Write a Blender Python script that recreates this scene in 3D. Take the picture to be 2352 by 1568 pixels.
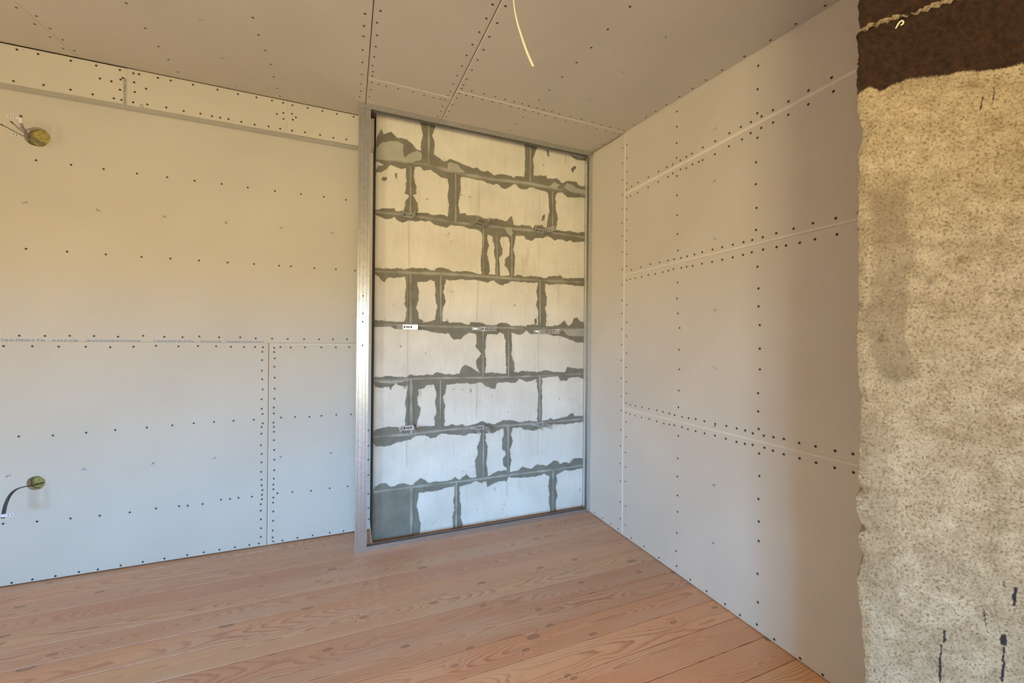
import bpy, bmesh, math, random
import numpy as np
from mathutils import Vector, Matrix, noise
from mathutils.geometry import tessellate_polygon

for _o in list(bpy.data.objects):
    bpy.data.objects.remove(_o, do_unlink=True)
S = bpy.context.scene
COL = S.collection
random.seed(7)
PI = math.pi

# ------------------------------------------------------------------ camera
CAM_Z = 1.17674
cam = bpy.data.cameras.new('camera')
cam.sensor_width = 36.0
cam.lens = 14.147
cam.clip_start = 0.02
cam_o = bpy.data.objects.new('camera', cam)
COL.objects.link(cam_o)
R_ = Vector((0.92717, -0.37454, 0.00853)); U_ = Vector((-0.00861, 0.00146, 0.99996)); F_ = Vector((0.37454, 0.92721, 0.00187))
cam_o.matrix_world = Matrix(((R_.x, U_.x, -F_.x, 0), (R_.y, U_.y, -F_.y, 0), (R_.z, U_.z, -F_.z, CAM_Z), (0, 0, 0, 1)))
S.camera = cam_o

# ------------------------------------------------------------------ world, daylight, exposure
S.view_settings.view_transform = 'Standard'
S.view_settings.look = 'None'
S.view_settings.gamma = 1.0
S.view_settings.use_curve_mapping = False
S.view_settings.exposure = 0.12
W1 = (-2.80, -1.35, .35, 1.75)      # window openings: from, to, sill, head
W2 = (-1.60, -.70, .45, 1.75)
W3 = (.02, .60, .45, 1.75)
W4 = (2.02, 2.52, .45, 1.75)  # extra unseen opening, added to brighten the left wall's outer end
GROUND_REAR = (14.0, 11.8, 5.1)
SKY_REAR = (8.0, 20.0, 33.5)
GROUND_QUARTER = (32.0, 26.5, 13.0)
SKY_QUARTER = (19.5, 37.5, 60.0)
GROUND_SIDE = (8.0, 4.8, 1.8)
SKY_SIDE = (8.6, 7.4, 5.4)
FILL_LIGHTS = [((-.9, -.9, 1.9), 4.0, (1.0, .45, .18), .1), ((.45, -.45, 1.25), 6.5, (1.0, .63, .34), .15)]  # unseen fill lights, added to warm and brighten plaster, ceiling and floor

w = bpy.data.worlds.new('daylight')
S.world = w
w.use_nodes = True
_t = w.node_tree
def _n(t, **k):
    q = _t.nodes.new(t)
    for a_, v_ in k.items(): setattr(q, a_, v_)
    return q
def _range(src, lo, hi):
    q = _n('ShaderNodeMapRange', interpolation_type='SMOOTHSTEP')
    _t.links.new(src, q.inputs[0]); q.inputs[1].default_value = lo; q.inputs[2].default_value = hi
    return q.outputs[0]
_sep = _n('ShaderNodeSeparateXYZ')
_t.links.new(_n('ShaderNodeTexCoord').outputs['Generated'], _sep.inputs[0])
_up = _range(_sep.outputs[2], -.02, .06)                     # sky above the horizon, sunlit ground below it
_az = _n('ShaderNodeMath', operation='ARCTAN2')             # bearing, measured from straight behind the camera towards the side window
for _i in (0, 1):
    _ng = _n('ShaderNodeMath', operation='MULTIPLY'); _ng.inputs[1].default_value = -1.0
    _t.links.new(_sep.outputs[_i], _ng.inputs[0]); _t.links.new(_ng.outputs[0], _az.inputs[_i])
_quarter = _range(_az.outputs[0], math.radians(18), math.radians(30))
_west = _range(_az.outputs[0], math.radians(48), math.radians(60))
def _mix(f, a_, b_):
    q = _n('ShaderNodeMix', data_type='RGBA'); _t.links.new(f, q.inputs[0])
    for i_, v_ in ((6, a_), (7, b_)):
        if isinstance(v_, tuple): q.inputs[i_].default_value = (*v_, 1)
        else: _t.links.new(v_, q.inputs[i_])
    return q.outputs[2]
_bg = w.node_tree.nodes['Background']
_t.links.new(_mix(_west, _mix(_quarter, _mix(_up, GROUND_REAR, SKY_REAR), _mix(_up, GROUND_QUARTER, SKY_QUARTER)), _mix(_up, GROUND_SIDE, SKY_SIDE)), _bg.inputs[0])
_bg.inputs[1].default_value = 1.0


def portal(name, loc, rot, sx, sy):
    """marks a window opening so that daylight is sampled through it"""
    l = bpy.data.lights.new(name, 'AREA')
    l.shape = 'RECTANGLE'; l.size = sx; l.size_y = sy
    l.cycles.is_portal = True
    o = bpy.data.objects.new(name, l); COL.objects.link(o)
    o.location = loc; o.rotation_euler = rot
    return o


for _k, _w in (('window_1_portal', W1), ('window_3_portal', W3)):
    portal(_k, ((_w[0] + _w[1]) / 2, -2.745, (_w[2] + _w[3]) / 2), (PI / 2, 0, 0), _w[1] - _w[0], _w[3] - _w[2])
for _k, _w in (('window_2_portal', W2), ('window_4_portal', W4)):
    portal(_k, (-3.145, (_w[0] + _w[1]) / 2, (_w[2] + _w[3]) / 2), (PI / 2, 0, -PI / 2), _w[1] - _w[0], _w[3] - _w[2])


def fill_light(name, loc, energy, color, radius):
    l = bpy.data.lights.new(name, 'POINT')
    l.energy = energy; l.color = color; l.shadow_soft_size = radius
    o = bpy.data.objects.new(name, l); COL.objects.link(o); o.location = loc
    return o


for _i, _b in enumerate(FILL_LIGHTS): fill_light('added_fill', *_b)


# ------------------------------------------------------------------ node helpers
def mat(name):
    m = bpy.data.materials.new(name)
    m.use_nodes = True
    nt = m.node_tree
    b = nt.nodes['Principled BSDF']
    return m, nt, b


class N:
    """small wrapper to write node maths as expressions"""
    def __init__(s, nt): s.nt = nt
    def new(s, t, **k):
        n = s.nt.nodes.new(t)
        for a, v in k.items(): setattr(n, a, v)
        return n
    def put(s, sock, v):
        if isinstance(v, bpy.types.NodeSocket): s.nt.links.new(v, sock)
        else: sock.default_value = v
    def m(s, op, a, b=0.0, c=0.0):
        n = s.new('ShaderNodeMath', operation=op)
        s.put(n.inputs[0], a); s.put(n.inputs[1], b); s.put(n.inputs[2], c)
        return n.outputs[0]
    def pos(s):
        return s.new('ShaderNodeTexCoord').outputs['Object']
    def sep(s, v):
        n = s.new('ShaderNodeSeparateXYZ'); s.put(n.inputs[0], v); return n.outputs
    def comb(s, x, y, z):
        n = s.new('ShaderNodeCombineXYZ'); s.put(n.inputs[0], x); s.put(n.inputs[1], y); s.put(n.inputs[2], z); return n.outputs[0]
    def noise(s, v, scale, detail=3, rough=.55, dist=0.0):
        n = s.new('ShaderNodeTexNoise'); s.put(n.inputs['Vector'], v)
        n.inputs['Scale'].default_value = scale; n.inputs['Detail'].default_value = detail
        n.inputs['Roughness'].default_value = rough; n.inputs['Distortion'].default_value = dist
        return n.outputs[0]
    def ramp(s, f, stops, interp='LINEAR'):
        n = s.new('ShaderNodeValToRGB'); s.put(n.inputs[0], f)
        n.color_ramp.interpolation = interp
        e = n.color_ramp.elements
        while len(e) < len(stops): e.new(0.5)
        for x, (p, c) in zip(e, stops):
            x.position = p; x.color = (c, c, c, 1) if isinstance(c, (int, float)) else (*c, 1)
        return n.outputs[0]
    def mix(s, f, a, b, mode='MIX'):
        n = s.new('ShaderNodeMix', data_type='RGBA', blend_type=mode)
        s.put(n.inputs[0], f)
        for i, v in ((6, a), (7, b)):
            s.put(n.inputs[i], v if isinstance(v, bpy.types.NodeSocket) else (*v, 1))
        return n.outputs[2]
    def attr(s, name):
        n = s.new('ShaderNodeAttribute', attribute_name=name); return n.outputs['Fac']
    def bump(s, h, strength, dist):
        n = s.new('ShaderNodeBump'); s.put(n.inputs['Height'], h)
        n.inputs['Strength'].default_value = strength; n.inputs['Distance'].default_value = dist
        return n.outputs[0]
    def scale(s, v, xyz):
        n = s.new('ShaderNodeMapping'); s.put(n.inputs[0], v); n.inputs['Scale'].default_value = xyz; return n.outputs[0]


def plain(name, col, rough=.6, metal=0.0):
    m, nt, b = mat(name)
    b.inputs['Base Color'].default_value = (*col, 1)
    b.inputs['Roughness'].default_value = rough
    b.inputs['Metallic'].default_value = metal
    return m


# ------------------------------------------------------------------ materials
def mk_paper():
    m, nt, b = mat('board_paper'); n = N(nt); p = n.pos()
    big = n.noise(p, 2.2, 3, .5)
    fine = n.noise(n.scale(p, (1, 1, 1)), 170, 2, .6)
    c = n.mix(n.ramp(big, [(.3, 0), (.7, 1)]), (.575, .540, .497), (.625, .590, .545))
    c = n.mix(n.ramp(fine, [(.35, 0), (.7, .28)]), c, (.47, .44, .405))
    nt.links.new(c, b.inputs['Base Color'])
    b.inputs['Roughness'].default_value = .85
    b.inputs['Specular IOR Level'].default_value = .25
    nt.links.new(n.bump(fine, .08, .001), b.inputs['Normal'])
    return m


def mk_block():
    m, nt, b = mat('aerated_block'); n = N(nt); p = n.pos()
    big = n.noise(p, 3.2, 4, .6)
    c = n.mix(n.ramp(big, [(.32, 0), (.68, 1)]), (.64, .605, .555), (.78, .75, .70))
    streak = n.noise(n.scale(p, (60, 60, 5)), 1.0, 4, .6, .8)
    c = n.mix(n.ramp(streak, [(.50, 0), (.75, .42)]), c, (.58, .53, .46))
    drip = n.noise(n.scale(p, (26, 26, 3.0)), 1.0, 4, .65, .6)
    c = n.mix(n.m('MULTIPLY', n.ramp(drip, [(.60, 0), (.70, .5)]), n.ramp(n.noise(p, 2.6, 2, .5), [(.48, 0), (.62, 1)])), c, (.43, .36, .25))
    chips = n.noise(n.scale(p, (34, 34, 22)), 1.0, 2, .5)
    where = n.noise(p, 6.0, 2, .5)
    f = n.m('MULTIPLY', n.ramp(chips, [(.70, 0), (.74, 1)]), n.ramp(where, [(.45, 0), (.6, .9)]))
    c = n.mix(f, c, (.33, .30, .25))
    nt.links.new(c, b.inputs['Base Color'])
    b.inputs['Roughness'].default_value = .92
    ripple = n.noise(n.scale(p, (45, 45, 9)), 1.0, 3, .6, 1.5)
    nt.links.new(n.bump(ripple, .25, .003), b.inputs['Normal'])
    return m


def mk_mortar():
    m, nt, b = mat('mortar'); n = N(nt); p = n.pos()
    a = n.attr('pale')
    big = n.noise(p, 14, 4, .6)
    dark = n.mix(n.ramp(big, [(.3, 0), (.7, 1)]), (.175, .165, .135), (.235, .222, .185))
    f = n.m('ADD', a, n.m('MULTIPLY', n.m('SUBTRACT', big, .5), .5))
    c = n.mix(n.ramp(f, [(.1, 0), (.85, 1)]), dark, (.43, .425, .385))
    nt.links.new(c, b.inputs['Base Color'])
    b.inputs['Roughness'].default_value = .95
    nt.links.new(n.bump(n.noise(p, 90, 3, .6), .3, .002), b.inputs['Normal'])
    return m


def mk_metal():
    m, nt, b = mat('galvanised_steel'); n = N(nt); p = n.pos()
    sp = n.noise(p, 60, 3, .6)
    c = n.mix(n.ramp(sp, [(.35, 0), (.65, 1)]), (.60, .61, .62), (.70, .71, .715))
    nt.links.new(c, b.inputs['Base Color'])
    b.inputs['Metallic'].default_value = .92
    b.inputs['Roughness'].default_value = .30
    b.inputs['Anisotropic'].default_value = .7
    tg = n.new('ShaderNodeTangent', direction_type='RADIAL', axis='Z')
    nt.links.new(tg.outputs[0], b.inputs['Tangent'])
    kn = n.noise(n.scale(p, (260, 260, 260)), 1.0, 1, .5)
    nt.links.new(n.bump(kn, .25, .0015), b.inputs['Normal'])
    return m


def mk_floor():
    m, nt, b = mat('larch_planks'); n = N(nt); p = n.pos()
    x, y, z = n.sep(p)
    sd = n.attr('seed'); v = n.attr('across')
    seedv = n.m('MULTIPLY', sd, 37.0)
    # heart line wanders under the board: its depth and side offset change slowly along the length
    xl = n.m('ADD', x, seedv)
    depth = n.noise(n.comb(n.m('MULTIPLY', xl, .8), seedv, 0), 1.0, 2, .45)
    side = n.noise(n.comb(n.m('MULTIPLY', xl, .6), n.m('ADD', seedv, 9.3), 4.0), 1.0, 2, .5)
    h = n.m('MULTIPLY', n.m('SUBTRACT', depth, .42), .34)
    yy = n.m('ADD', v, n.m('MULTIPLY', n.m('SUBTRACT', side, .5), .30))
    # knots: cells stretched along the grain push the rings aside
    vo = n.new('ShaderNodeTexVoronoi', feature='F1', distance='EUCLIDEAN', voronoi_dimensions='2D')
    n.put(vo.inputs['Vector'], n.comb(n.m('MULTIPLY', xl, 3.6), n.m('ADD', n.m('MULTIPLY', v, 8.0), seedv), seedv))
    vo.inputs['Scale'].default_value = 1.0
    vo.inputs['Randomness'].default_value = .95
    d = n.m('MULTIPLY', vo.outputs['Distance'], n.m('ADD', .75, n.m('MULTIPLY', n.sep(vo.outputs['Color'])[1], .9)))
    keep = n.ramp(n.sep(vo.outputs['Color'])[0], [(.62, 0), (.64, 1)])
    bulge = n.m('POWER', 2.718, n.m('MULTIPLY', n.m('MULTIPLY', d, d), -42.0))
    wob = n.m('MULTIPLY', n.m('SUBTRACT', n.noise(n.comb(n.m('MULTIPLY', xl, 3.2), n.m('MULTIPLY', v, 22.0), seedv), 1.0, 3, .55), .5), .016)
    r = n.m('SQRT', n.m('ADD', n.m('MULTIPLY', yy, yy), n.m('MULTIPLY', h, h)))
    r = n.m('ADD', n.m('ADD', r, wob), n.m('MULTIPLY', n.m('MULTIPLY', bulge, n.m('ADD', .25, keep)), .022))
    ring = n.m('FRACT', n.m('MULTIPLY', r, 140.0))
    late = n.ramp(ring, [(0, 0), (.5, .06), (.84, .9), (.95, 1), (1.0, .1)])
    fade = n.ramp(n.noise(n.comb(n.m('MULTIPLY', xl, 1.3), n.m('MULTIPLY', v, 14.0), seedv), 1.0, 2, .5), [(.3, .25), (.65, 1)])
    tone = n.ramp(n.m('FRACT', n.m('MULTIPLY', sd, 7.31)), [(0, (.60, .355, .225)), (.3, (.555, .295, .185)), (.6, (.64, .40, .245)), (.8, (.60, .325, .20)), (1, (.665, .38, .225))])
    fib = n.noise(n.comb(n.m('MULTIPLY', xl, 4.0), n.m('MULTIPLY', v, 260.0), seedv), 1.0, 2, .5)
    c = n.mix(n.ramp(fib, [(.3, .0), (.75, .25)]), tone, (.50, .31, .21))
    patch = n.noise(n.comb(n.m('MULTIPLY', xl, 1.7), n.m('MULTIPLY', v, 9.0), n.m('ADD', seedv, 3.0)), 1.0, 3, .5)
    c = n.mix(n.ramp(patch, [(.42, 0), (.7, .35)]), c, (.57, .47, .375))
    c = n.mix(n.m('MULTIPLY', n.m('MULTIPLY', late, fade), .72), c, (.31, .125, .070))
    knot = n.ramp(d, [(0, .75), (.04, .5), (.062, .95), (.085, 0)])
    keep = n.ramp(n.sep(vo.outputs['Color'])[0], [(.62, 0), (.64, 1)])
    kf = n.m('MULTIPLY', knot, keep)
    c = n.mix(n.attr('painted_light'), c, (1.42, 1.30, 1.12), 'MULTIPLY')  # paler, warmer front planks: brighter light put into the wood colour
    c = n.mix(n.m('MULTIPLY', kf, .8), c, (.16, .085, .06))
    nt.links.new(c, b.inputs['Base Color'])
    b.inputs['Roughness'].default_value = .38
    b.inputs['Specular IOR Level'].default_value = .45
    nt.links.new(n.bump(n.m('ADD', fib, late), .06, .001), b.inputs['Normal'])
    return m


def mk_plaster():
    m, nt, b = mat('old_plaster'); n = N(nt); p = n.pos()
    paint = n.attr('paint'); damp = n.attr('damp'); ink = n.attr('ink')
    big = n.noise(p, 5.0, 4, .6)
    mid = n.noise(p, 26.0, 4, .65)
    grain = n.noise(p, 330.0, 3, .7)
    c = n.mix(n.ramp(big, [(.3, 0), (.7, 1)]), (.62, .525, .36), (.77, .675, .50))
    c = n.mix(n.ramp(mid, [(.40, 0), (.72, .75)]), c, (.37, .285, .17))
    c = n.mix(n.ramp(n.noise(n.scale(p, (1, 1, 2.2)), 11.0, 4, .65, .8), [(.44, 0), (.66, .55)]), c, (.40, .31, .185))
    sand = n.noise(p, 210.0, 5, .72)
    c = n.mix(n.ramp(sand, [(.36, .92), (.455, .20), (.53, 0)]), c, (.19, .135, .06))  # pits coloured dark: shade of the relief put into the colour
    c = n.mix(n.ramp(sand, [(.54, 0), (.70, .6)]), c, (.80, .72, .57))
    c = n.mix(n.m('MULTIPLY', damp, .5), c, (.25, .195, .125))
    c = n.mix(ink, c, (.035, .03, .04))
    brown = n.mix(n.ramp(n.noise(p, 110, 5, .75), [(.42, 0), (.68, 1)]), (.022, .008, .004), (.085, .036, .016))
    edge = n.ramp(n.m('ADD', paint, n.m('MULTIPLY', n.m('SUBTRACT', grain, .5), .6)), [(.42, 0), (.56, 1)])
    c = n.mix(edge, c, brown)
    nt.links.new(c, b.inputs['Base Color'])
    b.inputs['Roughness'].default_value = .9
    rr = n.mix(edge, (.9, .9, .9), (.5, .5, .5))
    nt.links.new(rr, b.inputs['Roughness'])
    hh = n.m('ADD', n.m('ADD', n.m('MULTIPLY', grain, .5), n.m('MULTIPLY', sand, .8)), n.noise(p, 120, 4, .6))
    nt.links.new(n.bump(hh, 1.0, .007), b.inputs['Normal'])
    return m


def mk_wool():
    m, nt, b = mat('mineral_wool'); n = N(nt); p = n.pos()
    f = n.noise(n.scale(p, (70, 70, 150)), 1.0, 4, .7, 1.0)
    c = n.ramp(f, [(.32, (.13, .09, .02)), (.48, (.44, .36, .11)), (.66, (.62, .56, .28))])
    nt.links.new(c, b.inputs['Base Color']); b.inputs['Roughness'].default_value = 1.0
    nt.links.new(n.bump(f, .8, .004), b.inputs['Normal'])
    return m


PAPER = mk_paper(); BLOCK = mk_block(); MORTAR = mk_mortar(); METAL = mk_metal(); WOOD = mk_floor(); PLASTER = mk_plaster(); WOOL = mk_wool()
GYPSUM = plain('gypsum_core', (.76, .715, .67), .9)
INK = plain('blue_print', (.15, .26, .46), .8)
GREYINK = plain('dark_print', (.05, .08, .13), .8)
PENCIL = plain('pencil_line', (.40, .38, .34), .9)
SCREW = plain('black_screw', (.012, .011, .010), .55)
GAP = plain('painted_gap_shade', (.010, .009, .008), .9)  # black standing in for the shade inside a gap
SHELL = plain('rough_plaster', (.62, .55, .46), .9)
BATTEN = plain('raw_batten', (.80, .48, .26), .8)
FRAMEW = plain('white_window_frame', (.80, .80, .78), .5)
BLACKPVC = plain('black_sheath', (.018, .020, .022), .42)
GREYPVC = plain('grey_sheath', (.30, .29, .28), .5)
WHITEPVC = plain('ivory_sheath', (.82, .78, .65), .4)
TAPE = plain('white_tape', (.74, .72, .80), .6)
PEN = plain('marker_ink', (.03, .03, .05), .7)
COPPER = plain('copper_core', (.35, .17, .07), .4, .8)
DULL = plain('dull_wire_end', (.10, .075, .045), .7)
CREAM = plain('cream_wire', (.80, .74, .58), .5)


# ------------------------------------------------------------------ object helpers
def link(name, me, parent=None):
    o = bpy.data.objects.new(name, me)
    COL.objects.link(o)
    if parent: o.parent = parent
    return o


def mesh(name, verts, faces, mats, parent=None, mi=None, smooth=False):
    me = bpy.data.meshes.new(name)
    me.from_pydata([tuple(v) for v in verts], [], faces)
    for m in mats: me.materials.append(m)
    if mi: me.polygons.foreach_set('material_index', mi)
    if smooth: me.polygons.foreach_set('use_smooth', [True] * len(me.polygons))
    me.update()
    return link(name, me, parent)


def tag(o, label=None, cat=None, group=None, kind=None):
    if label: o['label'] = label
    if cat: o['category'] = cat
    if group: o['group'] = group
    if kind: o['kind'] = kind
    return o


def struct(o, label=None): return tag(o, label, kind='structure')


def empty(name, loc):
    o = bpy.data.objects.new(name, None)
    COL.objects.link(o); o.location = loc
    o.empty_display_size = .05
    return o


def box_vf(lo, hi, V, Fc):
    b = len(V)
    for x in (lo[0], hi[0]):
        for y in (lo[1], hi[1]):
            for z in (lo[2], hi[2]): V.append((x, y, z))
    for f in ((0, 1, 3, 2), (4, 6, 7, 5), (0, 4, 5, 1), (2, 3, 7, 6), (0, 2, 6, 4), (1, 5, 7, 3)):
        Fc.append(tuple(b + i for i in f))


def boxes(name, bl, m, parent=None):
    V, Fc = [], []
    for lo, hi in bl: box_vf(lo, hi, V, Fc)
    return mesh(name, V, Fc, [m], parent)


def dec(s):
    """a text of millimetres -> points in metres"""
    a = [int(t) / 1000 for t in s.split()]
    return list(zip(a[0::2], a[1::2]))


SCREWS = {
    'c1': '-1238 2221 -1240 2325 -1237 2413 -1237 2500',
    'c2': '-1197 2253 -1196 2333 -1196 2413 -1197 2498 -807 1993 -806 2146 -809 2278 -808 2383 -807 2494 -367 1870 -368 1982 -362 2093 -357 2204 -364 2323 -366 2440 -365 2527 45 1652 43 1727 43 1795 43 1893 45 1992 44 2100 42 2190 44 2267 40 2331 40 2420 42 2514',
    'c3': '99 1610 91 1684 95 1763 95 1844 93 1923 90 1998 94 2049 93 2089 476 1397 478 1475 476 1560 473 1647 470 1728 471 1815 471 1901 471 1983 473 2056 472 2102',
    'c4': '93 2151 125 2153 164 2156 223 2154 298 2153 356 2157 406 2157 442 2155 467 2153 92 2228 90 2307 470 2228 474 2292 470 2367',
    'c5': '522 1384 524 1480 522 1569 526 1659 524 1739 523 1826 521 1909 520 1966 520 2002 573 2002 637 2001 701 2000 756 2002 810 2003 857 2004 898 2008 949 2009 990 2007 1039 2006 1090 2012 1159 2011 1234 2010 1310 2014 1376 2018 1439 2019 1498 2020 1539 2019 932 1194 930 1326 933 1447 931 1562 927 1688 926 1817 923 1930 1542 902 1542 1002 1544 1102 1544 1216 1543 1325 1542 1413 1542 1494 1542 1578 1543 1669 1542 1749 1542 1824 1542 1928',
    'c6': '521 2052 558 2055 593 2056 648 2057 703 2056 752 2057 811 2057 858 2057 896 2057 948 2056 982 2062 1029 2065 1093 2068 1164 2071 1234 2072 1309 2073 1380 2074 1446 2075 1506 2077 1541 2073 1543 2158 1542 2246 1539 2340 520 2105 517 2188 517 2270 516 2345 922 2141 920 2234 921 2338',
    'b1': '-1426 2499 -1355 2498 -1241 2498 -1149 2499 -1060 2501 -1135 2440 -1092 2437 -1049 2465 -1057 2455 -1059 2404 -1436 2352 -1335 2359 -1241 2360 -1161 2357 -1082 2356 -1053 2355',
    'b2': '-1008 2498 -986 2499 -1005 2454 -958 2434 -1002 2407 -911 2500 -859 2500 -766 2501 -660 2501 -568 2500 -483 2502 -409 2502 -355 2502 -1008 2354 -952 2356 -876 2358 -804 2356 -733 2358 -683 2356 -647 2356 -610 2356 -552 2354 -490 2352 -424 2356 -368 2355 -385 2433 -353 2446 -352 2413',
    'b3': '-309 2499 -232 2501 -156 2501 -80 2500 11 2504 -311 2450 -291 2435 -306 2418 -310 2356 -244 2360 -167 2360 -97 2358 -27 2362 42 2359',
    'l1': '-1408 2034 -1282 2034 -1159 2034 -1027 2033 -902 2034 -783 2034 -661 2036 -538 2035 -405 2035 -272 2036 -150 2038 -28 2037 -1440 1604 -1293 1604 -1147 1604 -1005 1603 -885 1605 -760 1605 -630 1605 -504 1607 -380 1607 -321 1608 -197 1607 -80 1609 28 1609 -1460 1188 -1370 1188 -1280 1190 -1189 1190 -1096 1188 -995 1194 -907 1190 -829 1189 -755 1194 -666 1190 -567 1191 -493 1186 -412 1186 -333 1184 -248 1184 -168 1184 -92 1185 -14 1186',
    'l2': '-1513 1138 -1414 1138 -1320 1136 -1220 1136 -1126 1134 -1034 1137 -942 1142 -846 1140 -761 1142 -679 1141 -611 1138 -549 1137 -496 1138 -457 1136 -460 1110 -461 1063 -461 1003 -459 954 -456 896 -461 840 -460 786 -456 756 -454 702 -460 682 -461 644 -1458 708 -1338 703 -1215 707 -1103 712 -976 715 -869 720 -776 725 -685 726 -595 726 -498 726 -462 579 -458 529 -458 480 -460 427 -458 382 -457 350 -453 322 -455 296 -455 270 -460 243 -460 206 -459 156 -458 106 -458 57 -468 21 -1508 300 -1391 292 -1270 288 -1160 285 -1042 284 -935 288 -836 286 -799 283 -733 283 -650 295 -608 293 -568 294 -504 292 -1477 15 -1405 16 -1323 15 -1237 17 -1165 15 -1076 17 -987 18 -897 18 -799 18 -726 19 -655 20 -583 20 -514 21',
    'l3': '-401 1133 -370 1138 -317 1135 -243 1136 -156 1136 -76 1137 -1 1138 -401 1109 -398 1072 -399 1024 -397 961 -397 898 -398 840 -400 790 -400 756 -401 703 -399 678 -398 650 -398 602 -364 730 -291 729 -216 725 -151 727 -70 728 13 726 -396 546 -395 489 -395 429 -397 381 -399 347 -398 320 -398 272 -399 243 -398 192 -398 138 -400 83 -400 43 -397 20 -378 294 -302 291 -204 286 -103 288 -3 286 -350 17 -273 19 -193 20 -100 20 -24 17 114 620 114 524 115 438 116 342 117 224 119 136 120 67',
    'r0': '2060 2385 2059 2291 2058 2189 2056 2095 2056 2007 2057 1921 2054 1840 2053 1742 2053 1633 2054 1537 2052 1440 2052 1360 2052 1263 2053 1168 2053 1071 2053 960 2051 849 2049 762 2054 642 2056 541 2056 432 2054 324 2054 196 2051 95 2072 23 2148 22 2238 22 2329 23 2464 2458 2463 2370 2462 2276 2458 2219 2457 2176 2459 2084 2458 2002 2456 1914 2454 1748 2455 1523 2453 1409 2451 1243 2449 1125 2446 967 2450 888 2451 793 2447 715 2447 550 2450 552 2448 419 2448 309 2448 199 2448 120 2447 50',
    'r1': '2017 2388 2017 2306 2015 2223 2014 2151 2016 2114 1969 2116 1909 2118 1824 2117 1742 2117 1680 2116 1638 2114 1586 2113 1546 2114 1511 2115 1445 2116 1375 2114 1300 2115 1243 2115 1196 2112 1149 2112 1101 2112 1040 2113 967 2113 890 2114 809 2112 1612 2377 1612 2298 1612 2214 1612 2137 1165 2330 1167 2234 1168 2135',
    'r2': '2013 2063 1979 2062 1914 2060 1825 2060 1744 2061 1671 2060 1637 2066 1584 2066 1547 2058 1507 2060 1469 2057 1446 2056 1376 2054 1302 2058 1237 2058 1197 2066 1150 2065 1100 2062 1040 2062 967 2062 884 2062 1609 2042 1607 1941 1166 2032 1172 1933 1172 1842 1605 1839 1602 1741 1598 1655 1168 1742 1169 1651 2012 1992 2011 1930 2012 1864 2015 1801 2010 1718 2009 1647 1964 1615 1882 1617 1801 1621 1729 1617 1667 1616 1624 1615 1577 1613 1536 1613 1490 1613 1444 1615 1385 1615 1333 1615 1278 1614 1226 1613 1186 1613 1140 1614 1084 1616 1017 1617 948 1619 874 1616 807 1616',
    'r3': '2008 1560 1973 1562 1930 1561 1873 1560 1817 1562 1762 1560 1705 1561 1664 1562 1627 1564 1574 1562 1539 1562 1501 1559 1445 1560 1387 1558 1332 1558 1278 1558 1228 1559 1188 1562 1138 1563 1082 1561 1045 1559 994 1558 941 1559 870 1559 804 1559 2005 1410 2005 1303 2005 1221 2004 1117 2005 1029 1598 1491 1601 1409 1594 1332 1582 1257 1586 1146 1582 1046 1162 1497 1157 1407 1156 1333 1150 1256 1149 1159 1148 1074 2004 944 2001 872 2004 813 1584 938 1586 852 1155 976 1154 901 1151 830 1964 809 1918 810 1862 810 1804 810 1741 812 1695 811 1649 810 1612 808 1561 807 1519 809 1475 812 1424 811 1363 810 1304 812 1252 812 1212 811 1177 806 1129 807 1089 810 1048 812 991 810 934 811 871 811 818 814',
    'r4': '2003 756 1968 752 1922 752 1864 752 1801 754 1741 752 1688 750 1648 752 1614 755 1561 756 1523 753 1475 753 1422 754 1364 756 1306 755 1253 753 1213 754 1178 758 1126 759 1091 756 1048 753 989 753 932 753 872 752 816 753 2003 699 2003 609 2005 513 2004 426 2005 338 2001 190 2001 77 1585 707 1588 591 1590 498 1588 402 1587 319 1591 209 1149 730 1147 638 1150 543 1148 452 1148 372 1594 116 1590 41 1152 236 1149 121 1153 28 1947 22 1836 24 1718 20 1501 20 1404 20 1304 20 1230 18 1080 17 982 14 905 12',
}
MARKS = {
    'c2': '-565 1979 -563 2252 -564 2518',
    'b2': '-976 2347',
    'l1': '-1445 1824 -1177 1823 -911 1824 -640 1826 -370 1827 -103 1828',
    'l2': '-1491 526 -1220 526 -949 527 -683 528',
    'l3': '-366 503 -100 502',
    'c5': '1160 1263 1159 1531 1156 1802',
    'r1': '1375 2172',
    'r2': '1377 1930 1374 1663',
    'r3': '1368 1333 1367 1065 1365 799',
    'r4': '1368 528 1367 262',
}
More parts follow.
